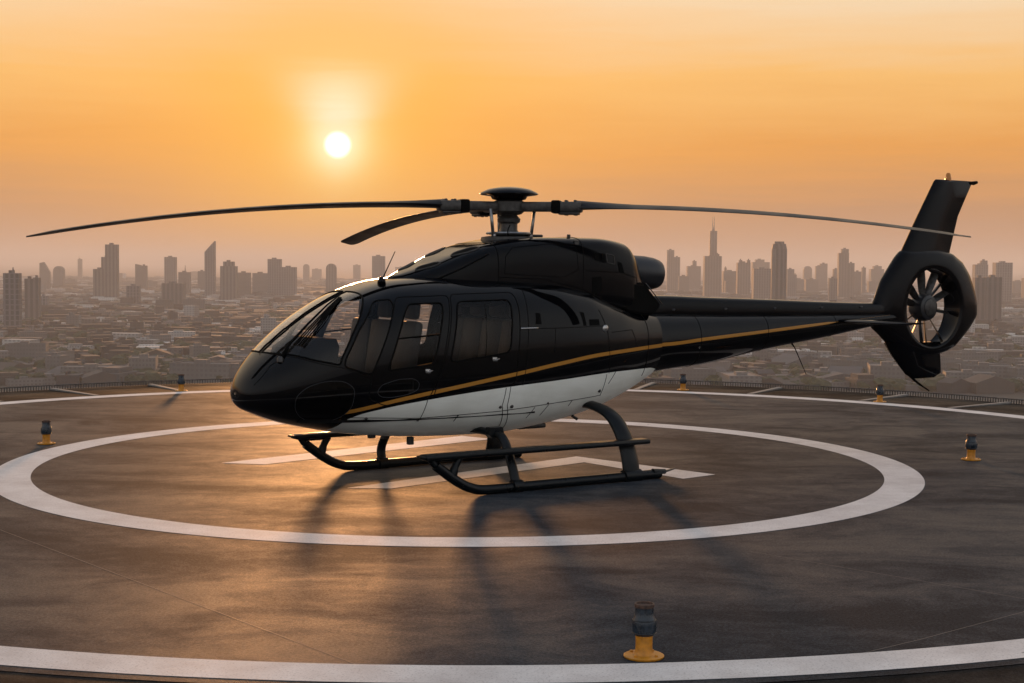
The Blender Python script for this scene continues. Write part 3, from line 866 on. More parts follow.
fb = body_bm(fus, X0, 2.0, 130, 176)
for side in (-1, 1):
    # windshield half, quarter window, chin window
    for nm, P, r_, mt, bead, ymn in (('windshield', SHIELD, 0.03, 'windshield', 0.011, 0.035), ('quarter_window', QUARTER, 0.05, 'window', 0.010, 0.0), ('chin_window', CHIN, 0.10, 'dark_window', 0.0035, 0.0)):
        piece = cut_out(fb, rounded(P, r_), side, ymn)
        fr_ = bmesh.new(); fr_.free()
        tmp = piece.copy()
        o = link_body(nm, piece, M[mt], heli)
        outline_tube(tmp, bead, 'window_seal', o, M['black_satin'] if nm == 'chin_window' else M['seal']); tmp.free()
    # doors with their windows
    for nm, D, W_, r_ in (('front_door', FRONT_DOOR, FRONT_WIN, 0.05), ('rear_door', REAR_DOOR, REAR_WIN, 0.07)):
        door = cut_out(fb, rounded(D, 0.06), side)
        tmp = door.copy()
        win = cut_out(door, rounded(W_, r_), side); wt = win.copy()
        low = cut_out(door, rounded(DOOR_LOW, 0.05), side) if nm == 'front_door' else None
        d = link_body(nm, door, M['paint'], heli)
        outline_tube(tmp, 0.0055, 'door_seal', d, M['seal']); tmp.free()
        o = link_body('window', win, M['window'], d)
        outline_tube(wt, 0.010, 'window_frame', d, M['seal']); wt.free()
        if low is not None:
            lt = low.copy()
            o = link_body('lower_window', low, M['dark_window'], d)
            outline_tube(lt, 0.0035, 'window_frame', d, M['black_satin']); lt.free()
            bm = bmesh.new()       # sliding pane rail across the window
            pts = [(x, side * (sec_y(fus, x, z) + .001), z) for x, z in ((-2.01, 1.70), (-1.75, 1.72), (-1.50, 1.74))]
            tube(bm, pts, 0.011, 6); link('window_rail', bm, M['seal'], d, True)
        else:
            bm = bmesh.new()       # upright divider of the rear window
            pts = [(x, side * (sec_y(fus, x, z) + .001), z) for x, z in ((-0.86, 2.10), (-0.88, 1.95), (-0.90, 1.7), (-0.92, 1.48))]
            tube(bm, pts, 0.005, 6); link('window_rail', bm, M['seal'], d, True)
        hx, hz = (-1.66, 1.345) if nm == 'front_door' else (-0.80, 1.45)
        bm = bmesh.new(); yy = sec_y(fus, hx, hz)
        box(bm, hx - .03, hx + .03, side * yy - .004, side * yy + .004 + side * .012, hz - .022, hz + .022, 0.006)
        tube(bm, [(hx - .02, side * (yy + .02), hz - .012), (hx + .05, side * (yy + .028), hz + .006)], [0.008, 0.006], 8)
        link('handle', bm, M['chrome'], d, True)
link_body('fuselage', fb, M['paint'], heli)
# firewall, floor, roof lining and panel inside
bm = bmesh.new()
ringx = lambda x, k: [(x, p.y * k, 1.4 + (p.z - 1.4) * k) for p in (sec_pt(fus, x, a) for a in tpar(48))]
loft(bm, [ringx(-0.12, .97), ringx(-0.02, .97)]); 
link('cabin_bulkhead', bm, M['lining'], heli)
bm = bmesh.new(); 
pl_ = [(x, sec_y(fus, x, 0.86) * .96) for x in (-2.95, -2.7, -2.3, -1.8, -1.2, -0.6, -0.12)]
prism(bm, [(x, -y_) for x, y_ in pl_] + [(x, y_) for x, y_ in pl_[::-1]], 0.80, 0.86); link('cabin_floor', bm, M['lining'], heli)
bm = bmesh.new()
prism_y(bm, [(-2.98, 0.86), (-2.98, 1.30), (-2.90, 1.58), (-2.72, 1.70), (-2.48, 1.69), (-2.44, 1.60), (-2.52, 1.10), (-2.40, 0.86)], -0.36, 0.36)
link('instrument_panel', bm, M['lining'], heli)
def seat(x, y_, hd=True):
    o = empty('seat', (x, y_, 0.86)); o.parent = heli
    bm = bmesh.new(); box(bm, -.26, .22, -.23, .23, .26, .40, .04); box(bm, -.2, .18, -.18, .18, 0, .27); link('seat_cushion', bm, M['leather'], o, True, 35)
    bm = bmesh.new(); box(bm, -.055, .055, -.22, .22, 0, .66, .045, mtx=Matrix.Translation((.2, 0, .36)) @ Matrix.Rotation(.16, 4, 'Y')); link('backrest', bm, M['leather'], o, True, 35)
    bm = bmesh.new(); box(bm, -.045, .045, -.13, .13, 0, .21, .04, mtx=Matrix.Translation((.315, 0, 1.03)) @ Matrix.Rotation(.1, 4, 'Y')); link('headrest', bm, M['leather'], o, True, 35)
for y_ in (-.52, 0.08, .55): seat(-1.95, y_)
for y_ in (-.63, -.21, .21, .63): seat(-0.62, y_)

# draped details on the skin of the near and far side
def drape(P, side, lift=0.002, sec=None):
    return [Vector((x, side * (sec_y(sec or fus, x, z) + lift), z)) for x, z in P]
def dense(P, n=8):
    o = []
    for a, b_ in zip(P[:-1], P[1:]):
        for k in range(n): o.append((a[0] + (b_[0] - a[0]) * k / n, a[1] + (b_[1] - a[1]) * k / n))
    return o + [P[-1]]
SEAMS = [[(-0.63, 1.12), (-0.64, 0.92), (-0.50, 0.62)], [(-0.57, 1.13), (-0.57, 0.92), (-0.42, 0.62)], [(-1.64, 1.03), (-1.67, 0.81)],
         [(0.91, 1.21), (0.92, 0.95)], [(1.08, 1.24), (0.99, 1.09)],
         [(-2.54, 0.86), (-1.67, 0.82), (-0.64, 0.85), (0.22, 0.91), (0.93, 0.95)],
         [(-0.28, 2.22), (-0.31, 1.99), (-0.34, 1.65), (-0.37, 1.34), (-0.40, 1.14)],
         [(0.80, 1.98), (0.89, 1.74), (0.93, 1.42), (0.95, 1.22)],
         [(-0.43, 1.78), (0.13, 1.78), (0.82, 1.79)], [(0.06, 1.77), (0.04, 1.50)],
         [(0.97, 1.71), (1.36, 1.73), (1.45, 1.55)], [(-1.20, 0.83), (-1.22, 0.76)], [(-0.15, 0.87), (-0.20, 0.74)], [(0.05, 0.89), (0.0, 0.76)], [(0.42, 0.92), (0.40, 0.85)],
         [(-3.41, 1.21), (-3.25, 1.42), (-3.13, 1.51)],
         [(-3.24, 1.54), (-3.05, 1.51), (-2.84, 1.445), (-2.62, 1.40), (-2.34, 1.29)]]
bm = bmesh.new()
for side in (-1, 1):
    for P in SEAMS: tube(bm, drape(dense(P), side, 0.0), 0.0042, 6)
link('panel_seams', bm, M['seal'], heli, True)
for side in (-1, 1):     # access latches and small fittings
    for x, z, r_ in ((-0.66, 0.90, .018), (-0.50, 0.90, .022), (0.86, 1.01, .022), (0.03, 0.91, .012), (-1.69, 0.80, .016), (-1.20, .83, .010), (-2.30, .845, .018)):
        bm = bmesh.new(); y_ = sec_y(fus, x, z); lathe(bm, [(r_, -.006), (r_, .006), (r_ * .7, .010)], Matrix.Translation((x, side * y_, z)) @ Matrix.Rotation(-side * math.pi / 2, 4, 'X'), 12)
        link('belly_latch', bm, M['dark_metal'], heli, True, 40)
for side in (-1, 1):
    bm = bmesh.new(); y_ = sec_y(fus, .85, 1.76)
    lathe(bm, [(.042, -.008), (.042, .012), (.030, .020)], Matrix.Translation((.85, side * y_, 1.76)) @ Matrix.Rotation(-side * math.pi / 2, 4, 'X'), 20)
    link('fuel_cap', bm, M['chrome'], heli, True, 40)
    bm = bmesh.new()
    tube(bm, drape(dense([(-.44, 1.785), (-.20, 1.787)]), side, .008), .011, 8); link('door_rail', bm, M['chrome'], heli, True)
    for P in ([(.60, 1.80), (.76, 1.80), (.76, 1.87), (.60, 1.87)], [(.50, 1.80), (.545, 1.80), (.53, 1.95), (.47, 1.96)], [(-.22, 1.83), (-.14, 1.83), (-.14, 1.95), (-.20, 1.96)]):
        bm = bmesh.new()       # black pads, the shade of the rear locker recesses put into their colour
        a = [bm.verts.new(v) for v in drape(P, side, .006)]; b2 = [bm.verts.new(v) for v in drape(P, side, -.02)]
        for i in range(4): bm.faces.new((a[i], a[(i + 1) % 4], b2[(i + 1) % 4], b2[i]))
        bm.faces.new(a); bmesh.ops.recalc_face_normals(bm, faces=bm.faces[:]); link('locker_recess_shade', bm, M['matte_black'], heli)
# dark ribs shaped to stand in for a ribbed reflection on the windshield, and the roof aerial
def skin_at(x, y_, lift=0.0):
    zb, zm, zt_, w_, nt, nb = fus(x)
    return Vector((x, y_, zm + (zt_ - zm) * max(0, 1 - (abs(y_) / w_) ** nt) ** (1 / nt) + lift))
wp = empty('glass_reflection', (0, 0, 0)); wp.parent = heli
bm = bmesh.new(); tube(bm, [skin_at(-3.16, -.42, .02), skin_at(-3.06, -.41, .05), skin_at(-2.82, -.37, .045), skin_at(-2.55, -.28, .045), skin_at(-2.34, -.18, .03)], [.022, .018, .013, .010, .008], 8)
link('reflection_bar', bm, M['matte_black'], wp, True)
for k in range(5):
    bm = bmesh.new()
    tube(bm, smooth_path([skin_at(-3.02 + .015 * k, -.43 - .028 * k, .018), skin_at(-2.80 + .02 * k, -.40 - .024 * k, .022), skin_at(-2.55, -.305 - .020 * k, .02), skin_at(-2.36, -.20 - .012 * k, .016)], 5), .0065, 6)
    link('reflection_rib', bm, M['matte_black'], wp, True)
bm = bmesh.new(); lathe(bm, [(.035, -.01), (.035, .03), (.02, .05)], Matrix.Translation(skin_at(-3.17, -.42)), 14); link('reflection_foot', bm, M['dark_metal'], wp, True, 40)
ant = empty('roof_antenna', (0, 0, 0)); ant.parent = heli
bm = bmesh.new(); tube(bm, [(-1.90, -.30, 2.28), (-1.86, -.30, 2.37), (-1.72, -.30, 2.64)], [.008, .007, .0045], 6); link('antenna_whip', bm, M['matte_black'], ant, True)
bm = bmesh.new(); lathe(bm, [(.05, -.03), (.04, .02), (.015, .05)], Matrix.Translation((-1.89, -.30, 2.31)), 14); link('antenna_base', bm, M['black_gloss'], ant, True)

# engine cowling
CT = [(-1.62, 2.33, 2.34, 2.35, 0.00, 2.0, 2.0), (-1.54, 2.18, 2.22, 2.385, 0.24, 2.6, 2.0), (-1.22, 2.05, 2.20, 2.50, 0.42, 4.2, 2.0), (-0.95, 2.02, 2.2, 2.61, 0.49, 5.2, 2.0),
      (-0.54, 2.0, 2.2, 2.745, 0.54, 6.0, 2.0), (-0.12, 2.0, 2.2, 2.815, 0.56, 6.5, 2.0), (0.31, 1.95, 2.2, 2.835, 0.565, 6.5, 2.0), (0.98, 1.80, 2.16, 2.84, 0.555, 6.0, 2.0),
      (1.49, 1.72, 2.12, 2.79, 0.50, 4.4, 2.0), (1.70, 1.70, 2.10, 2.65, 0.40, 3.2, 2.0), (1.84, 1.72, 2.08, 2.42, 0.31, 2.6, 2.0), (2.02, 1.80, 2.02, 2.18, 0.18, 2.1, 2.0), (2.12, 1.85, 2.0, 2.1, 0.12, 2, 2)]
cow = mk(CT, -1.62)
cb = body_bm(cow, -1.62, 2.12, 90, 120)
cowl = link_body('engine_cowling', cb, M['black_gloss'], heli, cow, -1.62, 2.12)
bm = bmesh.new()
for x in (-0.50, 0.70):
    tube(bm, [sec_pt(cow, x, a) for a in np.linspace(-0.15, math.pi + .15, 60)], .0055, 6)
for side in (-1, 1):
    tube(bm, drape(dense([(-.5, 2.36), (.1, 2.34), (.7, 2.22), (1.1, 2.05)]), side, 0, cow), .006, 6)
    tube(bm, drape(dense([(-.42, 2.40), (-.40, 2.60), (-.30, 2.70), (.20, 2.75), (.60, 2.72), (.62, 2.45), (.40, 2.36), (-.42, 2.40)]), side, 0, cow), .0045, 6)
    tube(bm, drape(dense([(-1.25, 2.33), (-.95, 2.46), (-.62, 2.62)]), side, 0, cow), .012, 6)
    tube(bm, drape(dense([(.74, 2.44), (1.30, 2.42), (1.55, 2.36)]), side, 0, cow), .0045, 6)
link('cowling_seams', bm, M['seal'], cowl, True)
for side in (-1, 1):
    for P, nm in (([(-1.42, 0.20), (-1.24, 0.31), (-1.13, 0.33), (-1.16, 0.22), (-1.32, 0.12)], 'air_intake'), ([(-1.00, .29), (-.84, .39), (-.66, .42), (-.70, .29), (-.90, .20)], 'air_intake')):
        bm = bmesh.new()
        Pr = rounded(P, .06)
        def on(x, y_, l):
            zb, zm, zt_, w_, nt, nb = cow(x)
            return Vector((x, side * y_, zm + (zt_ - zm) * max(0, 1 - (y_ / w_) ** nt) ** (1 / nt) + l))
        a = [bm.verts.new(on(x, y_, .006)) for x, y_ in Pr]; bm.faces.new(a)
        bmesh.ops.triangulate(bm, faces=bm.faces[:]); o = link(nm, bm, M['matte_black'], cowl)  # flat black patch, the shade inside the intake is put into its colour
        bm = bmesh.new(); tube(bm, [on(x, y_, .004) for x, y_ in Pr + Pr[:2]], .010, 8); link('intake_lip', bm, M['dark_metal'], o, True)
    VENTS = [[(.86, 2.66), (.94, 2.655), (.95, 2.56), (.87, 2.565)], [(.98, 2.65), (1.03, 2.648), (1.04, 2.535), (.985, 2.54)], [(1.23, 2.55), (1.30, 2.535), (1.345, 2.41), (1.26, 2.42)], [(.83, 2.36), (.97, 2.37), (.99, 2.09), (.84, 2.12)]]
    for P in VENTS:
        bm = bmesh.new(); Q = rounded(P, .02)
        a = [bm.verts.new(v) for v in drape(Q, side, .005, cow)]; bm.faces.new(a)
        link('cowling_vent', bm, M['matte_black'], cowl)  # flat patch on the skin, shade of the vent opening painted black
    bm = bmesh.new(); Q = [(1.05, 2.645), (1.17, 2.625), (1.18, 2.52), (1.06, 2.535), (1.05, 2.645)]
    tube(bm, drape(dense(Q, 4), side, .002, cow), .006, 6); link('hatch_frame', bm, M['dark_metal'], cowl, True)
    bm = bmesh.new(); box(bm, .60, .66, side * .50 - .02, side * .50 + .02, 2.70, 2.80, .01); tube(bm, [(.58, side * .53, 2.70), (.68, side * .53, 2.69)], .012, 8); link('cowling_latch', bm, M['dark_metal'], cowl, True, 40)
    # big dark outlet scoop low on each side
    sc = empty('outlet_scoop', (0, 0, 0)); sc.parent = heli
    bm = bmesh.new()
    A = [(1.12, .30, 2.36), (1.16, .30, 1.98), (1.45, .26, 1.90), (1.90, .18, 1.86), (2.02, .20, 2.02), (1.74, .26, 2.33)]
    B = [(1.16, .50, 2.33), (1.18, .50, 2.05), (1.46, .50, 1.93), (1.86, .47, 1.90), (1.99, .46, 2.02), (1.70, .48, 2.28)]
    loft(bm, [[(x, side * y_, z) for x, y_, z in A], [(x, side * y_, z) for x, y_, z in B]])
    bmesh.ops.recalc_face_normals(bm, faces=bm.faces[:])
    bmesh.ops.bevel(bm, geom=bm.edges[:], offset=.02, segments=2, affect='EDGES')
    link('scoop_shell', bm, M['matte_black'], sc, True, 40)
    bm = bmesh.new(); tube(bm, [(1.99, side * .47, 2.03), (1.71, side * .49, 2.29)], .007, 6); link('scoop_lip', bm, M['dark_metal'], sc, True)
bm = bmesh.new(); box(bm, .20, .42, -.12, .0, 2.835, 2.868, .012); link('roof_hatch', bm, M['black_satin'], heli, True, 40)
bm = bmesh.new(); tube(bm, [(.63, -.35, 2.80), (.63, -.35, 2.87)], .022, 8); link('roof_fitting', bm, M['dark_metal'], heli, True, 40)
# exhaust pipe
ex = empty('exhaust_pipe', (1.73, 0.0, 2.43)); ex.parent = heli; ex.rotation_euler = (0, math.pi / 2 + 0.06, R(-6))
bm = bmesh.new(); lathe(bm, [(.205, -.15), (.215, .10), (.215, .30), (.205, .42), (.185, .50), (.17, .53), (.15, .53), (.155, .40), (.16, -.1)], None, 40); link('pipe', bm, M['black_satin'], ex, True, 50)
bm = bmesh.new(); lathe(bm, [(.232, .02), (.238, .05), (.232, .09), (.21, .09), (.21, .02)], None, 40); link('pipe_collar', bm, M['dark_metal'], ex, True, 40)
# fairing that closes the rear of the cabin onto the boom
bm = bmesh.new(); tube(bm, [sec_pt(fus, 1.70, a) * 1.0 for a in np.linspace(-.7, 1.35, 30)], .005, 6); tube(bm, [Vector((1, -1, 1)) * sec_pt(fus, 1.70, a) for a in np.linspace(-.7, 1.35, 30)], .005, 6); link('boom_joint', bm, M['seal'], heli, True)

# tail boom, drawn from round sections, and the drive-shaft cover on top of it
def ell(x, yc, zb, zt_, w_, n=40, p=2.2):
    o = []
    for k in range(n):
        a = 2 * math.pi * k / n; c_, s_ = math.cos(a), math.sin(a)
        sg = lambda v: (v > 0) - (v < 0)
        o.append((x, yc + w_ * sg(c_) * abs(c_) ** (2 / p), (zb + zt_) / 2 + (zt_ - zb) / 2 * sg(s_) * abs(s_) ** (2 / p)))
    return o
bzb = pchip([1.8, 2.2, 3.04, 4.10, 5.24, 6.40, 6.7], [1.05, 1.15, 1.225, 1.385, 1.525, 1.685, 1.72])
bzt = pchip([2.0, 2.2, 4.0, 6.3, 6.7], [1.935, 1.93, 1.885, 1.86, 1.86])
bw = pchip([2.0, 2.2, 4.0, 6.3, 6.7], [.42, .40, .27, .15, .13])
bst = pchip([2.0, 2.2, 2.81, 3.86, 5.26, 6.4], [1.52, 1.525, 1.57, 1.64, 1.74, 1.82])
bm = bmesh.new()
xs = list(np.linspace(1.85, 6.7, 92))
loft(bm, [ell(x, 0, bzb(x), bzt(x), bw(x), 64) for x in xs]); bmesh.ops.recalc_face_normals(bm, faces=bm.faces[:])
boom = link('tail_boom', bm, M['paint'], heli, True, 50)
la = boom.data.attributes.new('line', 'FLOAT', 'POINT'); ba = boom.data.attributes.new('belly', 'FLOAT', 'POINT')
tap = pchip([2.0, 4.5, 5.2, 5.5, 6.4], [1.0, 1.1, 1.5, 14.0, 40.0])
la.data.foreach_set('value', [(v.co.z - bst(v.co.x)) * tap(min(v.co.x, 6.4)) for v in boom.data.vertices]); ba.data.foreach_set('value', [1.0] * len(boom.data.vertices))
bm = bmesh.new()
szt = pchip([1.6, 2.26, 3.0, 4.1, 5.2, 6.4, 6.6], [2.12, 2.13, 2.105, 2.07, 2.03, 2.0, 2.0])
loft(bm, [ell(x, 0, 1.72, szt(x), .19 - .018 * (x - 1.6), 40, 3.2) for x in np.linspace(1.6, 6.62, 40)]); bmesh.ops.recalc_face_normals(bm, faces=bm.faces[:])
link('drive_shaft_cover', bm, M['black_gloss'], heli, True, 50)
bm = bmesh.new()
for x in (2.75, 4.0, 5.35):
    tube(bm, [Vector(p) for p in ell(x, 0, bzb(x), bzt(x), bw(x) + .001, 64)] + [Vector(ell(x, 0, bzb(x), bzt(x), bw(x) + .001, 64)[0])], .004, 6)
link('boom_seams', bm, M['seal'], boom, True)
bm = bmesh.new()
for x in (2.4, 3.3, 4.2, 5.1, 5.9): box(bm, x, x + .05, -.20 + .018 * (x - 1.6), .20 - .018 * (x - 1.6), 1.935, 1.96, .008)
link('cover_clips', bm, M['black_satin'], boom)
bm = bmesh.new(); lathe(bm, [(.022, -.006), (.022, .012), (.012, .018)], Matrix.Translation((2.72, -bw(2.72) * .93, 1.47)) @ Matrix.Rotation(math.pi / 2, 4, 'X'), 14); link('boom_light', bm, M['chrome'], heli, True, 40)
bm = bmesh.new(); tube(bm, [(4.68, 0, 1.47), (4.75, 0, 1.40), (4.98, 0, 1.02)], [.014, .008, .005], 6); link('boom_antenna', bm, M['matte_black'], heli, True)

# shrouded tail fan: a ring lofted round the duct, its outline drawn out into the tail
FC_ = (7.41, 1.925); RI = 0.575
OUT = [(6.24, 1.66), (6.22, 1.90), (6.32, 2.04), (6.46, 2.33), (6.74, 2.66), (6.85, 2.76), (7.25, 2.78), (7.60, 2.78), (7.92, 2.73), (8.16, 2.60), (8.32, 2.43), (8.44, 2.22), (8.53, 2.00), (8.53, 1.79), (8.38, 1.63), (8.17, 1.46), (7.98, 1.32), (7.80, 1.26), (7.50, 1.20), (7.10, 1.22), (6.85, 1.26), (6.62, 1.40), (6.42, 1.55)]
def out_r(a):
    d = (math.cos(a), math.sin(a)); best = 0
    for i in range(len(OUT)):
        p_, q_ = OUT[i - 1], OUT[i]
        ex_, ez_ = q_[0] - p_[0], q_[1] - p_[1]
        den = d[0] * ez_ - d[1] * ex_
        if abs(den) < 1e-9: continue
        wx, wz = p_[0] - FC_[0], p_[1] - FC_[1]
        t_ = (wx * ez_ - wz * ex_) / den; u_ = (wx * d[1] - wz * d[0]) / den
        if t_ > 0 and -1e-6 <= u_ <= 1 + 1e-6: best = max(best, t_)
    return best
NA = 120
ro = [out_r(2 * math.pi * k / NA) for k in range(NA)]
prof = [(0.0, 1.0, 0.0), (0.03, 1.0, .05), (0.12, 1.0, .095), (0.3, 1.0, .13), (0.55, 1.0, .15), (0.8, 1.0, .158), (0.94, 1, .156), (1.0, 1, .145)]   # from the rim inwards: fraction, -, half thickness
rings = []
for fr_, _, hy in prof: rings.append((fr_, -hy))
rings += [(1.03, -.12), (1.03, 0.0), (1.03, .12)]
for fr_, _, hy in prof[::-1]: rings.append((fr_, hy))
bm = bmesh.new()
vr = []
for fr_, y_ in rings[:-1]:
    row = []
    for k in range(NA):
        a = 2 * math.pi * k / NA
        rr = ro[k] + (RI - ro[k]) * min(fr_, 1.0) + (0.012 if fr_ > 1 else 0)
        thin = 1.0 if ro[k] < 0.95 else 0.95 / ro[k]
        row.append(bm.verts.new((FC_[0] + rr * math.cos(a), y_ * (1 if fr_ > .75 else thin), FC_[1] + rr * math.sin(a))))
    vr.append(row)
for i in range(len(vr)):
    A_, B_ = vr[i], vr[(i + 1) % len(vr)]
    for k in range(NA):
        j = (k + 1) % NA
        bm.faces.new((A_[k], A_[j], B_[j], B_[k]))
bmesh.ops.recalc_face_normals(bm, faces=bm.faces[:])
shroud = link('fan_shroud', bm, M['black_gloss'], heli, True, 55)
fan = empty('tail_fan', (FC_[0], 0, FC_[1])); fan.parent = heli
bm = bmesh.new(); lathe(bm, [(.02, -.09), (.13, -.085), (.18, -.06), (.20, .0), (.20, .12), (.15, .2), (.05, .22)], Matrix.Rotation(math.pi / 2, 4, 'X') @ Matrix.Scale(-1, 4, Vector((0, 0, 1))), 32)
bmesh.ops.recalc_face_normals(bm, faces=bm.faces[:]); link('fan_hub', bm, M['black_satin'], fan, True, 40)
bm = bmesh.new(); lathe(bm, [(.12, -.006), (.135, 0), (.12, .006)], Matrix.Translation((0, -.085, 0)) @ Matrix.Rotation(math.pi / 2, 4, 'X'), 28); link('hub_ring', bm, M['dark_metal'], fan, True)
for k in range(10):
    a = 2 * math.pi * k / 10 + .15 + .06 * (k % 2)
    bm = bmesh.new()
    stn = [(.16, .030, .9), (.24, .050, .75), (.40, .060, .62), (.56, .058, .5)]
    loft(bm, [[Vector((r_, 0, 0)) + Matrix.Rotation(tw, 3, 'X') @ Vector((0, ch * u, th)) for u, th in ((-1, 0), (-.3, .011), (.5, .009), (1, 0), (.5, -.006), (-.3, -.008))] for r_, ch, tw in stn])
    bmesh.ops.transform(bm, matrix=Matrix.Translation((0, .06, 0)) @ Matrix.Rotation(a, 4, 'Y'), verts=bm.verts[:]); bmesh.ops.recalc_face_normals(bm, faces=bm.faces[:])
    link('fan_blade', bm, M['dark_metal'], fan, True, 50)
for k in range(3):
    a = 2 * math.pi * k / 3 + .5
    bm = bmesh.new(); tube(bm, [(.15 * math.cos(a), .12, .15 * math.sin(a)), (.57 * math.cos(a + .15), .12, .57 * math.sin(a + .15))], .03, 8, (1, .6)); link('stator_strut', bm, M['black_satin'], fan, True)
# fin above, bumper fin below
def fin_ring(x0, x1, z, th):
    pts = [(0, 0), (.04, .5), (.15, .85), (.35, 1), (.65, .7), (1, .06)]
    c_ = x1 - x0
    return [(x0 + c_ * u, th * v, z) for u, v in pts] + [(x0 + c_ * u, -th * v, z) for u, v in pts[:0:-1]]
bm = bmesh.new()
loft(bm, [fin_ring(6.70, 7.90, 2.55, .11), fin_ring(6.86, 7.905, 2.76, .095), fin_ring(7.19, 8.07, 3.28, .08), fin_ring(7.37, 8.23, 3.55, .075), fin_ring(7.52, 8.37, 3.78, .065), fin_ring(7.56, 8.38, 3.81, .03)])
bmesh.ops.recalc_face_normals(bm, faces=bm.faces[:]); fin = link('tail_fin', bm, M['black_gloss'], heli, True, 40)
bm = bmesh.new(); tube(bm, [(8.30, 0, 3.78), (8.42, 0, 3.785), (8.49, 0, 3.80)], [.02, .03, .022], 8); link('fin_tip_lamp', bm, M['matte_black'], fin, True)
bm = bmesh.new(); lathe(bm, [(.045, -.02), (.045, .03), (.035, .09), (.02, .115)], Matrix.Translation((7.84, 0, 3.80)), 16); link('beacon', bm, simple('amber_lamp_glass', (.45, .16, .02), .2, 0, .2, 20), fin, True, 50)
bm = bmesh.new()
for z in (3.22, 3.52):
    tube(bm, [(8.03 + (z - 3.22) * .55 - .19, -.045, z), (8.03 + (z - 3.22) * .55 - .02, -.02, z)], .003, 5)
link('trim_tab_seam', bm, M['seal'], fin)
bm = bmesh.new()
def low_ring(x0, x1, z, th): return fin_ring(x0, x1, z, th)
loft(bm, [low_ring(6.55, 7.85, 1.42, .15), low_ring(6.68, 7.74, 1.26, .12), low_ring(6.86, 7.76, 1.08, .09), low_ring(7.00, 7.77, .95, .07), low_ring(7.14, 7.62, .885, .04)])
bmesh.ops.recalc_face_normals(bm, faces=bm.faces[:]); lf = link('bumper_fin', bm, M['black_gloss'], heli, True, 40)
bm = bmesh.new(); tube(bm, smooth_path([(7.02, 0, 1.0), (7.12, 0, .91), (7.28, 0, .81), (7.52, 0, .69)], 5), [.022] * 6 + [.018] * 6 + [.012] * 4, 8); link('tail_skid', bm, M['matte_black'], lf, True)
# stabiliser
bm = bmesh.new()
def st_ring(y_, x0, x1, z, th): return [(p[0], y_, z + p[1]) for p in fin_ring(x0, x1, 0, th)]
loft(bm, [st_ring(-1.28, 5.55, 5.92, 1.755, .012), st_ring(-1.24, 5.46, 5.94, 1.755, .022), st_ring(-.3, 5.38, 6.02, 1.76, .035), st_ring(.3, 5.38, 6.02, 1.76, .035), st_ring(1.24, 5.46, 5.94, 1.755, .022), st_ring(1.28, 5.55, 5.92, 1.755, .012)])
bmesh.ops.recalc_face_normals(bm, faces=bm.faces[:]); link('stabiliser', bm, M['black_gloss'], heli, True, 40)

# rotor mast, hub and blades
ROT_Z = 3.19
hubp = empty('rotor_hub', (0, 0, ROT_Z)); hubp.parent = heli
mast = empty('rotor_mast', (0, 0, 2.8)); mast.parent = heli
bm = bmesh.new(); lathe(bm, [(.34, -.02), (.33, .03), (.20, .05), (.13, .075), (.105, .12), (.105, .19), (.135, .21), (.14, .25), (.10, .29), (.092, .42)], None, 28); link('mast_shaft', bm, M['dark_metal'], mast, True, 40)
bm = bmesh.new(); lathe(bm, [(.265, .06), (.275, .075), (.265, .09), (.1, .09)], None, 28); link('swashplate', bm, M['metal'], mast, True, 40)
bm = bmesh.new(); tube(bm, smooth_path([(-.17, -.25, .0), (-.20, -.28, .10), (-.16, -.26, .16), (-.09, -.16, .17)], 4), .007, 6); link('mast_hose', bm, M['matte_black'], mast, True)
bm = bmesh.new(); lathe(bm, [(.13, .07), (.20, .09), (.22, .125), (.33, .14), (.352, .152), (.34, .168), (.26, .208), (.14, .232), (.02, .24)], None, 48); link('hub_cap', bm, M['black_gloss'], hubp, True, 60)
bm = bmesh.new(); lathe(bm, [(.09, -.10), (.15, -.085), (.19, -.05), (.19, .06), (.13, .09)], None, 30); link('hub_body', bm, M['dark_metal'], hubp, True, 40)
DIRS = [(R(166.0), 5.47, -.43, .07, .17), (R(-43.5), 5.30, -.335, .07, .17), (R(83.75), 5.32, -.40, .05, .16)]
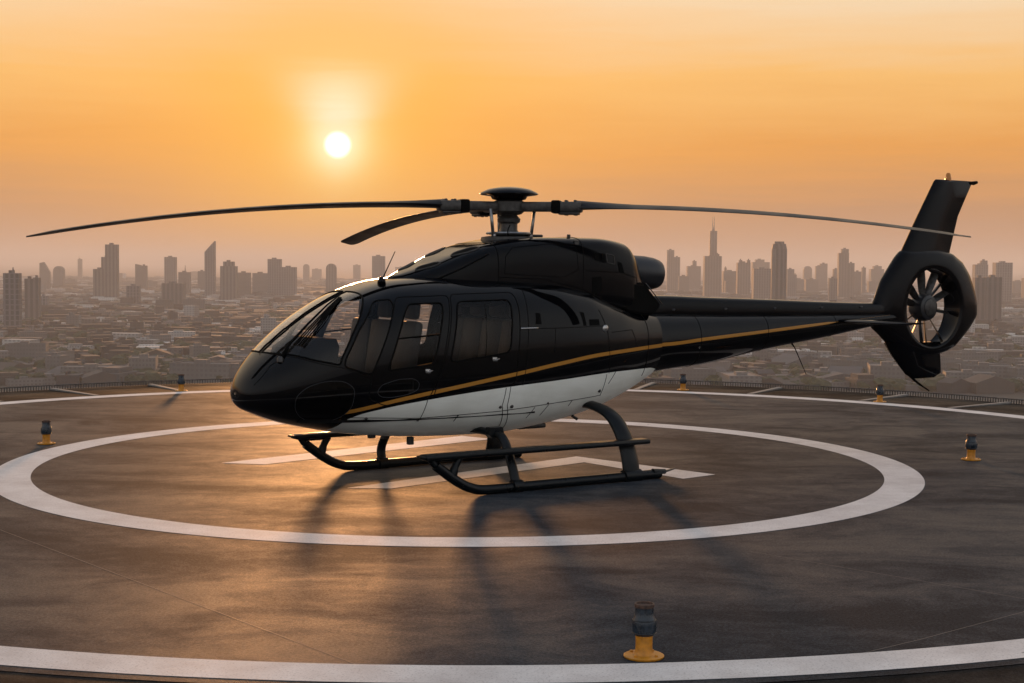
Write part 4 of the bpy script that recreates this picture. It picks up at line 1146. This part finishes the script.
def blade(ang, rad, droop, pitch, chord):
    o = empty('rotor_blade', (0, 0, ROT_Z), ang); o.parent = heli
    # grip: fork, sleeve and bolts
    bm = bmesh.new(); box(bm, .10, .56, -.09, .09, -.055, .06, .02); link('blade_arm', bm, M['dark_metal'], o, True, 35)
    bm = bmesh.new(); box(bm, .52, .63, -.115, .115, -.075, .078, .02); link('grip_collar', bm, M['matte_black'], o, True, 35)
    bm = bmesh.new(); box(bm, .61, .88, -.10, .10, -.065, .062, .025); box(bm, .60, .85, -.085, .085, -.092, -.06, .015)
    for x in (.69, .80): lathe(bm, [(.02, -.10), (.02, .074), (.013, .082)], Matrix.Translation((x, .05, 0)), 12); lathe(bm, [(.02, -.10), (.02, .074), (.013, .082)], Matrix.Translation((x, -.05, 0)), 12)
    link('blade_grip', bm, M['dark_metal'], o, True, 35)
    bm = bmesh.new()
    rings = []
    sh = [(1, 0), (.85, .35), (.55, .8), (.1, 1), (-.5, .7), (-1, .08), (-1, -.08), (-.5, -.35), (.1, -.5), (.55, -.5), (.85, -.3)]
    for i in range(40):
        u = i / 39; r_ = .80 + (rad - .80) * u
        ch = chord * (.55 + .45 * min(1, u / .12)) * (1 if u < .96 else 1 - .75 * ((u - .96) / .04) ** 1.6)
        th = .038 * (1.0 - .5 * u) + .040 * max(0, 1 - u / .16) ** 1.3
        if u > .97: th *= .6
        tw = pitch + .06 * (1 - u)
        z = droop * u ** 2.1
        back = -.10 * max(0, (u - .95) / .05) ** 2
        rings.append([(r_, back + ch * a * math.cos(tw) - th * b_ * math.sin(tw), z + ch * a * math.sin(tw) + th * b_ * math.cos(tw)) for a, b_ in sh])
    loft(bm, rings); bmesh.ops.recalc_face_normals(bm, faces=bm.faces[:])
    link('blade_skin', bm, M['blade'], o, True, 50)
    return o
for d in DIRS: blade(*d)
for x, y_ in ((-.31, -.08), (.26, -.16), (.06, .31)):
    bm = bmesh.new(); tube(bm, [(x * .86, y_ * .9, -.355), (x, y_, -.03)], .020, 8); lathe(bm, [(.028, -.02), (.028, .02)], Matrix.Translation((x * .82, y_ * .9, -.345)), 10)
    link('pitch_link', bm, M['metal'], hubp, True)

# landing gear: two skids with long steps, front and rear cross tubes
SKEW = -0.14
for side, y_ in ((-1, -1.27), (1, 1.16)):
    dx = 0.02 + SKEW * y_ - .10
    sk = empty('landing_skid', (dx, 0, 0)); sk.parent = heli
    bm = bmesh.new()
    P = smooth_path([(1.22, y_, .055), (.5, y_, .055), (-.5, y_, .055), (-1.20, y_, .055), (-1.42, y_, .09), (-1.62, y_, .19), (-1.86, y_, .36)], 6)
    tube(bm, P, .055, 14); tube(bm, [(1.10, y_ - .02, .09), (1.30, y_, .075)], [.035, .03], 10); tube(bm, [(1.2, y_, .06), (1.46, y_, .10)], [.03, .012], 8, (1.8, .5))
    link('skid_tube', bm, M['skid'], sk, True, 50)
    bm = bmesh.new(); box(bm, -2.02, 1.02, y_ - .085, y_ + .085, .425, .485, .022); box(bm, -2.06, -1.98, y_ - .07, y_ + .07, .45, .475, .008)
    link('step', bm, M['skid'], sk, True, 40)
    bm = bmesh.new()
    tube(bm, smooth_path([(-1.66, y_, .20), (-1.62, y_, .33), (-1.56, y_, .43)], 4), [.05] * 4 + [.042] * 5, 10, (1, 1)); tube(bm, [(-1.80, y_, .32), (-1.89, y_, .38), (-1.93, y_, .44)], .036, 10)
    tube(bm, [(-1.56, y_, .42), (-1.92, y_, .42)], .026, 8)
    link('toe_bracket', bm, M['skid'], sk, True, 50)
    for x, w_ in ((.80, .12), (-.82, .06)):
        bm = bmesh.new(); lathe(bm, [(.075, -w_), (.075, w_)], Matrix.Translation((x, y_, .06)) @ Matrix.Rotation(math.pi / 2, 4, 'Y'), 16)
        link('tube_clamp', bm, M['skid'], sk, True, 40)
def cross(path, chord, thick, name):
    bm = bmesh.new(); rings = []
    pts = [Vector((p[0] + SKEW * p[1] - .08, p[1], p[2])) for p in path]
    pts = smooth_path(pts, 6)
    for i, p_ in enumerate(pts):
        d = (pts[min(i + 1, len(pts) - 1)] - pts[max(i - 1, 0)]).normalized(); nrm = Vector((0, -d.z, d.y))
        f_ = abs(p_.y) / 1.2
        ch = chord * (1.0 if chord < .1 else .72 + .28 * f_)
        rings.append([p_ + Vector((ch * math.cos(a), 0, 0)) + nrm * thick * math.sin(a) for a in [2 * math.pi * k / 16 for k in range(16)]])
    loft(bm, rings); bmesh.ops.recalc_face_normals(bm, faces=bm.faces[:])
    return link(name, bm, M['skid'], heli, True, 50)
half = [(.80, 1.27, .07), (.80, 1.23, .28), (.80, 1.12, .54), (.80, .94, .735), (.79, .66, .83), (.78, .3, .85)]
cross([(x, -y_, z) for x, y_, z in half] + [(.78, 0, .855)] + [(x, y_ if y_ < 1.2 else y_ - .11, z) for x, y_, z in half[::-1]], .118, .05, 'rear_cross_tube')
half = [(-.82, 1.27, .07), (-.81, 1.19, .26), (-.79, 1.04, .52), (-.78, .90, .60), (-.78, .6, .62), (-.78, .3, .62)]
cross([(x, -y_, z) for x, y_, z in half] + [(-.78, 0, .62)] + [(x, y_ if y_ < 1.2 else y_ - .11, z) for x, y_, z in half[::-1]], .058, .042, 'front_cross_tube')
for side in (-1, 1):
    bm = bmesh.new(); sx_ = SKEW * side * .8 - .08
    prism_y(bm, [(-.88 + sx_, .60), (-.86 + sx_, .68), (-.70 + sx_, .68), (-.68 + sx_, .60), (-.74 + sx_, .56), (-.84 + sx_, .56)], side * .86 - .05, side * .86 + .05)
    link('gear_bracket', bm, M['skid'], heli)
    bm = bmesh.new(); box(bm, -1.55, -1.48, side * .3 - .03, side * .3 + .03, .47, .56, .01); link('tow_lug', bm, M['dark_metal'], heli)
bm = bmesh.new(); box(bm, .05, .45, -.18, .18, .54, .60, .02); link('belly_plate', bm, M['dark_metal'], heli, True, 40)
bm = bmesh.new(); tube(bm, [(.75, -.3, .76), (.75, -.3, .68), (.82, -.3, .64)], .02, 8); link('drain_pipe', bm, M['dark_metal'], heli, True, 40)
bm = bmesh.new(); box(bm, -2.05, -1.97, -.33, -.27, .57, .66, .012); link('belly_lamp', bm, M['dark_metal'], heli, True, 40)

# ------------------------------------------------------------------ perimeter lights of the helipad
LIGHT_AT = [((0.86, 9.42), 1.0, 'yellow and black helipad light nearest the camera, beside the outer white line', 0.1),
            ((-6.37, 20.31), 0.93, 'yellow and black helipad light at the left end of the inner white circle', 0.9),
            ((6.02, 19.39), 0.97, 'yellow and black helipad light standing on bare deck right of the inner circle', 2.0),
            ((-6.43, 28.9), .95, 'small distant helipad light on the far rim, left of the helicopter nose', 2.9),
            ((6.88, 27.73), .95, 'small distant helipad light on the far rim, below the tail fan', 4.0),
            ((3.47, 30.07), .95, 'small distant helipad light on the far rim, under the tail boom root', 5.2)]
protoL = None
def lamp_meshes():
    bm = bmesh.new(); lathe(bm, [(.125, 0), (.130, .006), (.130, .013), (.122, .018), (.05, .019), (.05, .012)], None, 36)
    for k in range(4):
        a = math.pi / 4 + k * math.pi / 2; lathe(bm, [(.011, .015), (.011, .028), (.006, .030)], Matrix.Translation((.097 * math.cos(a), .097 * math.sin(a), 0)), 8)
    yield 'base_flange', bm, 'yellow'
    bm = bmesh.new(); lathe(bm, [(.074, .012), (.062, .022), (.056, .04), (.054, .08), (.055, .135), (.06, .15)], None, 32); yield 'stem', bm, 'yellow'
    bm = bmesh.new(); lathe(bm, [(.058, .142), (.070, .150), (.077, .170), (.079, .20), (.078, .228), (.072, .25), (.064, .268), (.060, .285), (.059, .325)], None, 36); yield 'lamp_globe', bm, 'lamp_glass'
    bm = bmesh.new(); lathe(bm, [(.060, .322), (.064, .328), (.064, .345), (.061, .348), (.054, .348), (.052, .335), (.02, .332)], None, 36); yield 'top_rim', bm, 'lamp_rim'
    bm = bmesh.new()
    for z, r_ in ((.160, .0755), (.243, .0745)): lathe(bm, [(r_, z - .004), (r_ + .003, z), (r_, z + .004)], None, 36)
    yield 'clamp_ring', bm, 'black_satin'
for (x, y_), sc_, label, rz in LIGHT_AT:
    o = empty('helipad_light', (x, y_, 0.001 if math.hypot(x + .5, y_ - 19.62) < 10.9 else -0.004), rz); o.scale = (sc_,) * 3
    tag(o, label, 'light', 'perimeter lights of the helipad')
    if protoL is None:
        protoL = o
        for nm, bm, mt in lamp_meshes(): link(nm, bm, M[mt], o, True, 40)
    else:
        for ch in list(protoL.children):
            c_ = ch.copy(); col.objects.link(c_); c_.parent = o
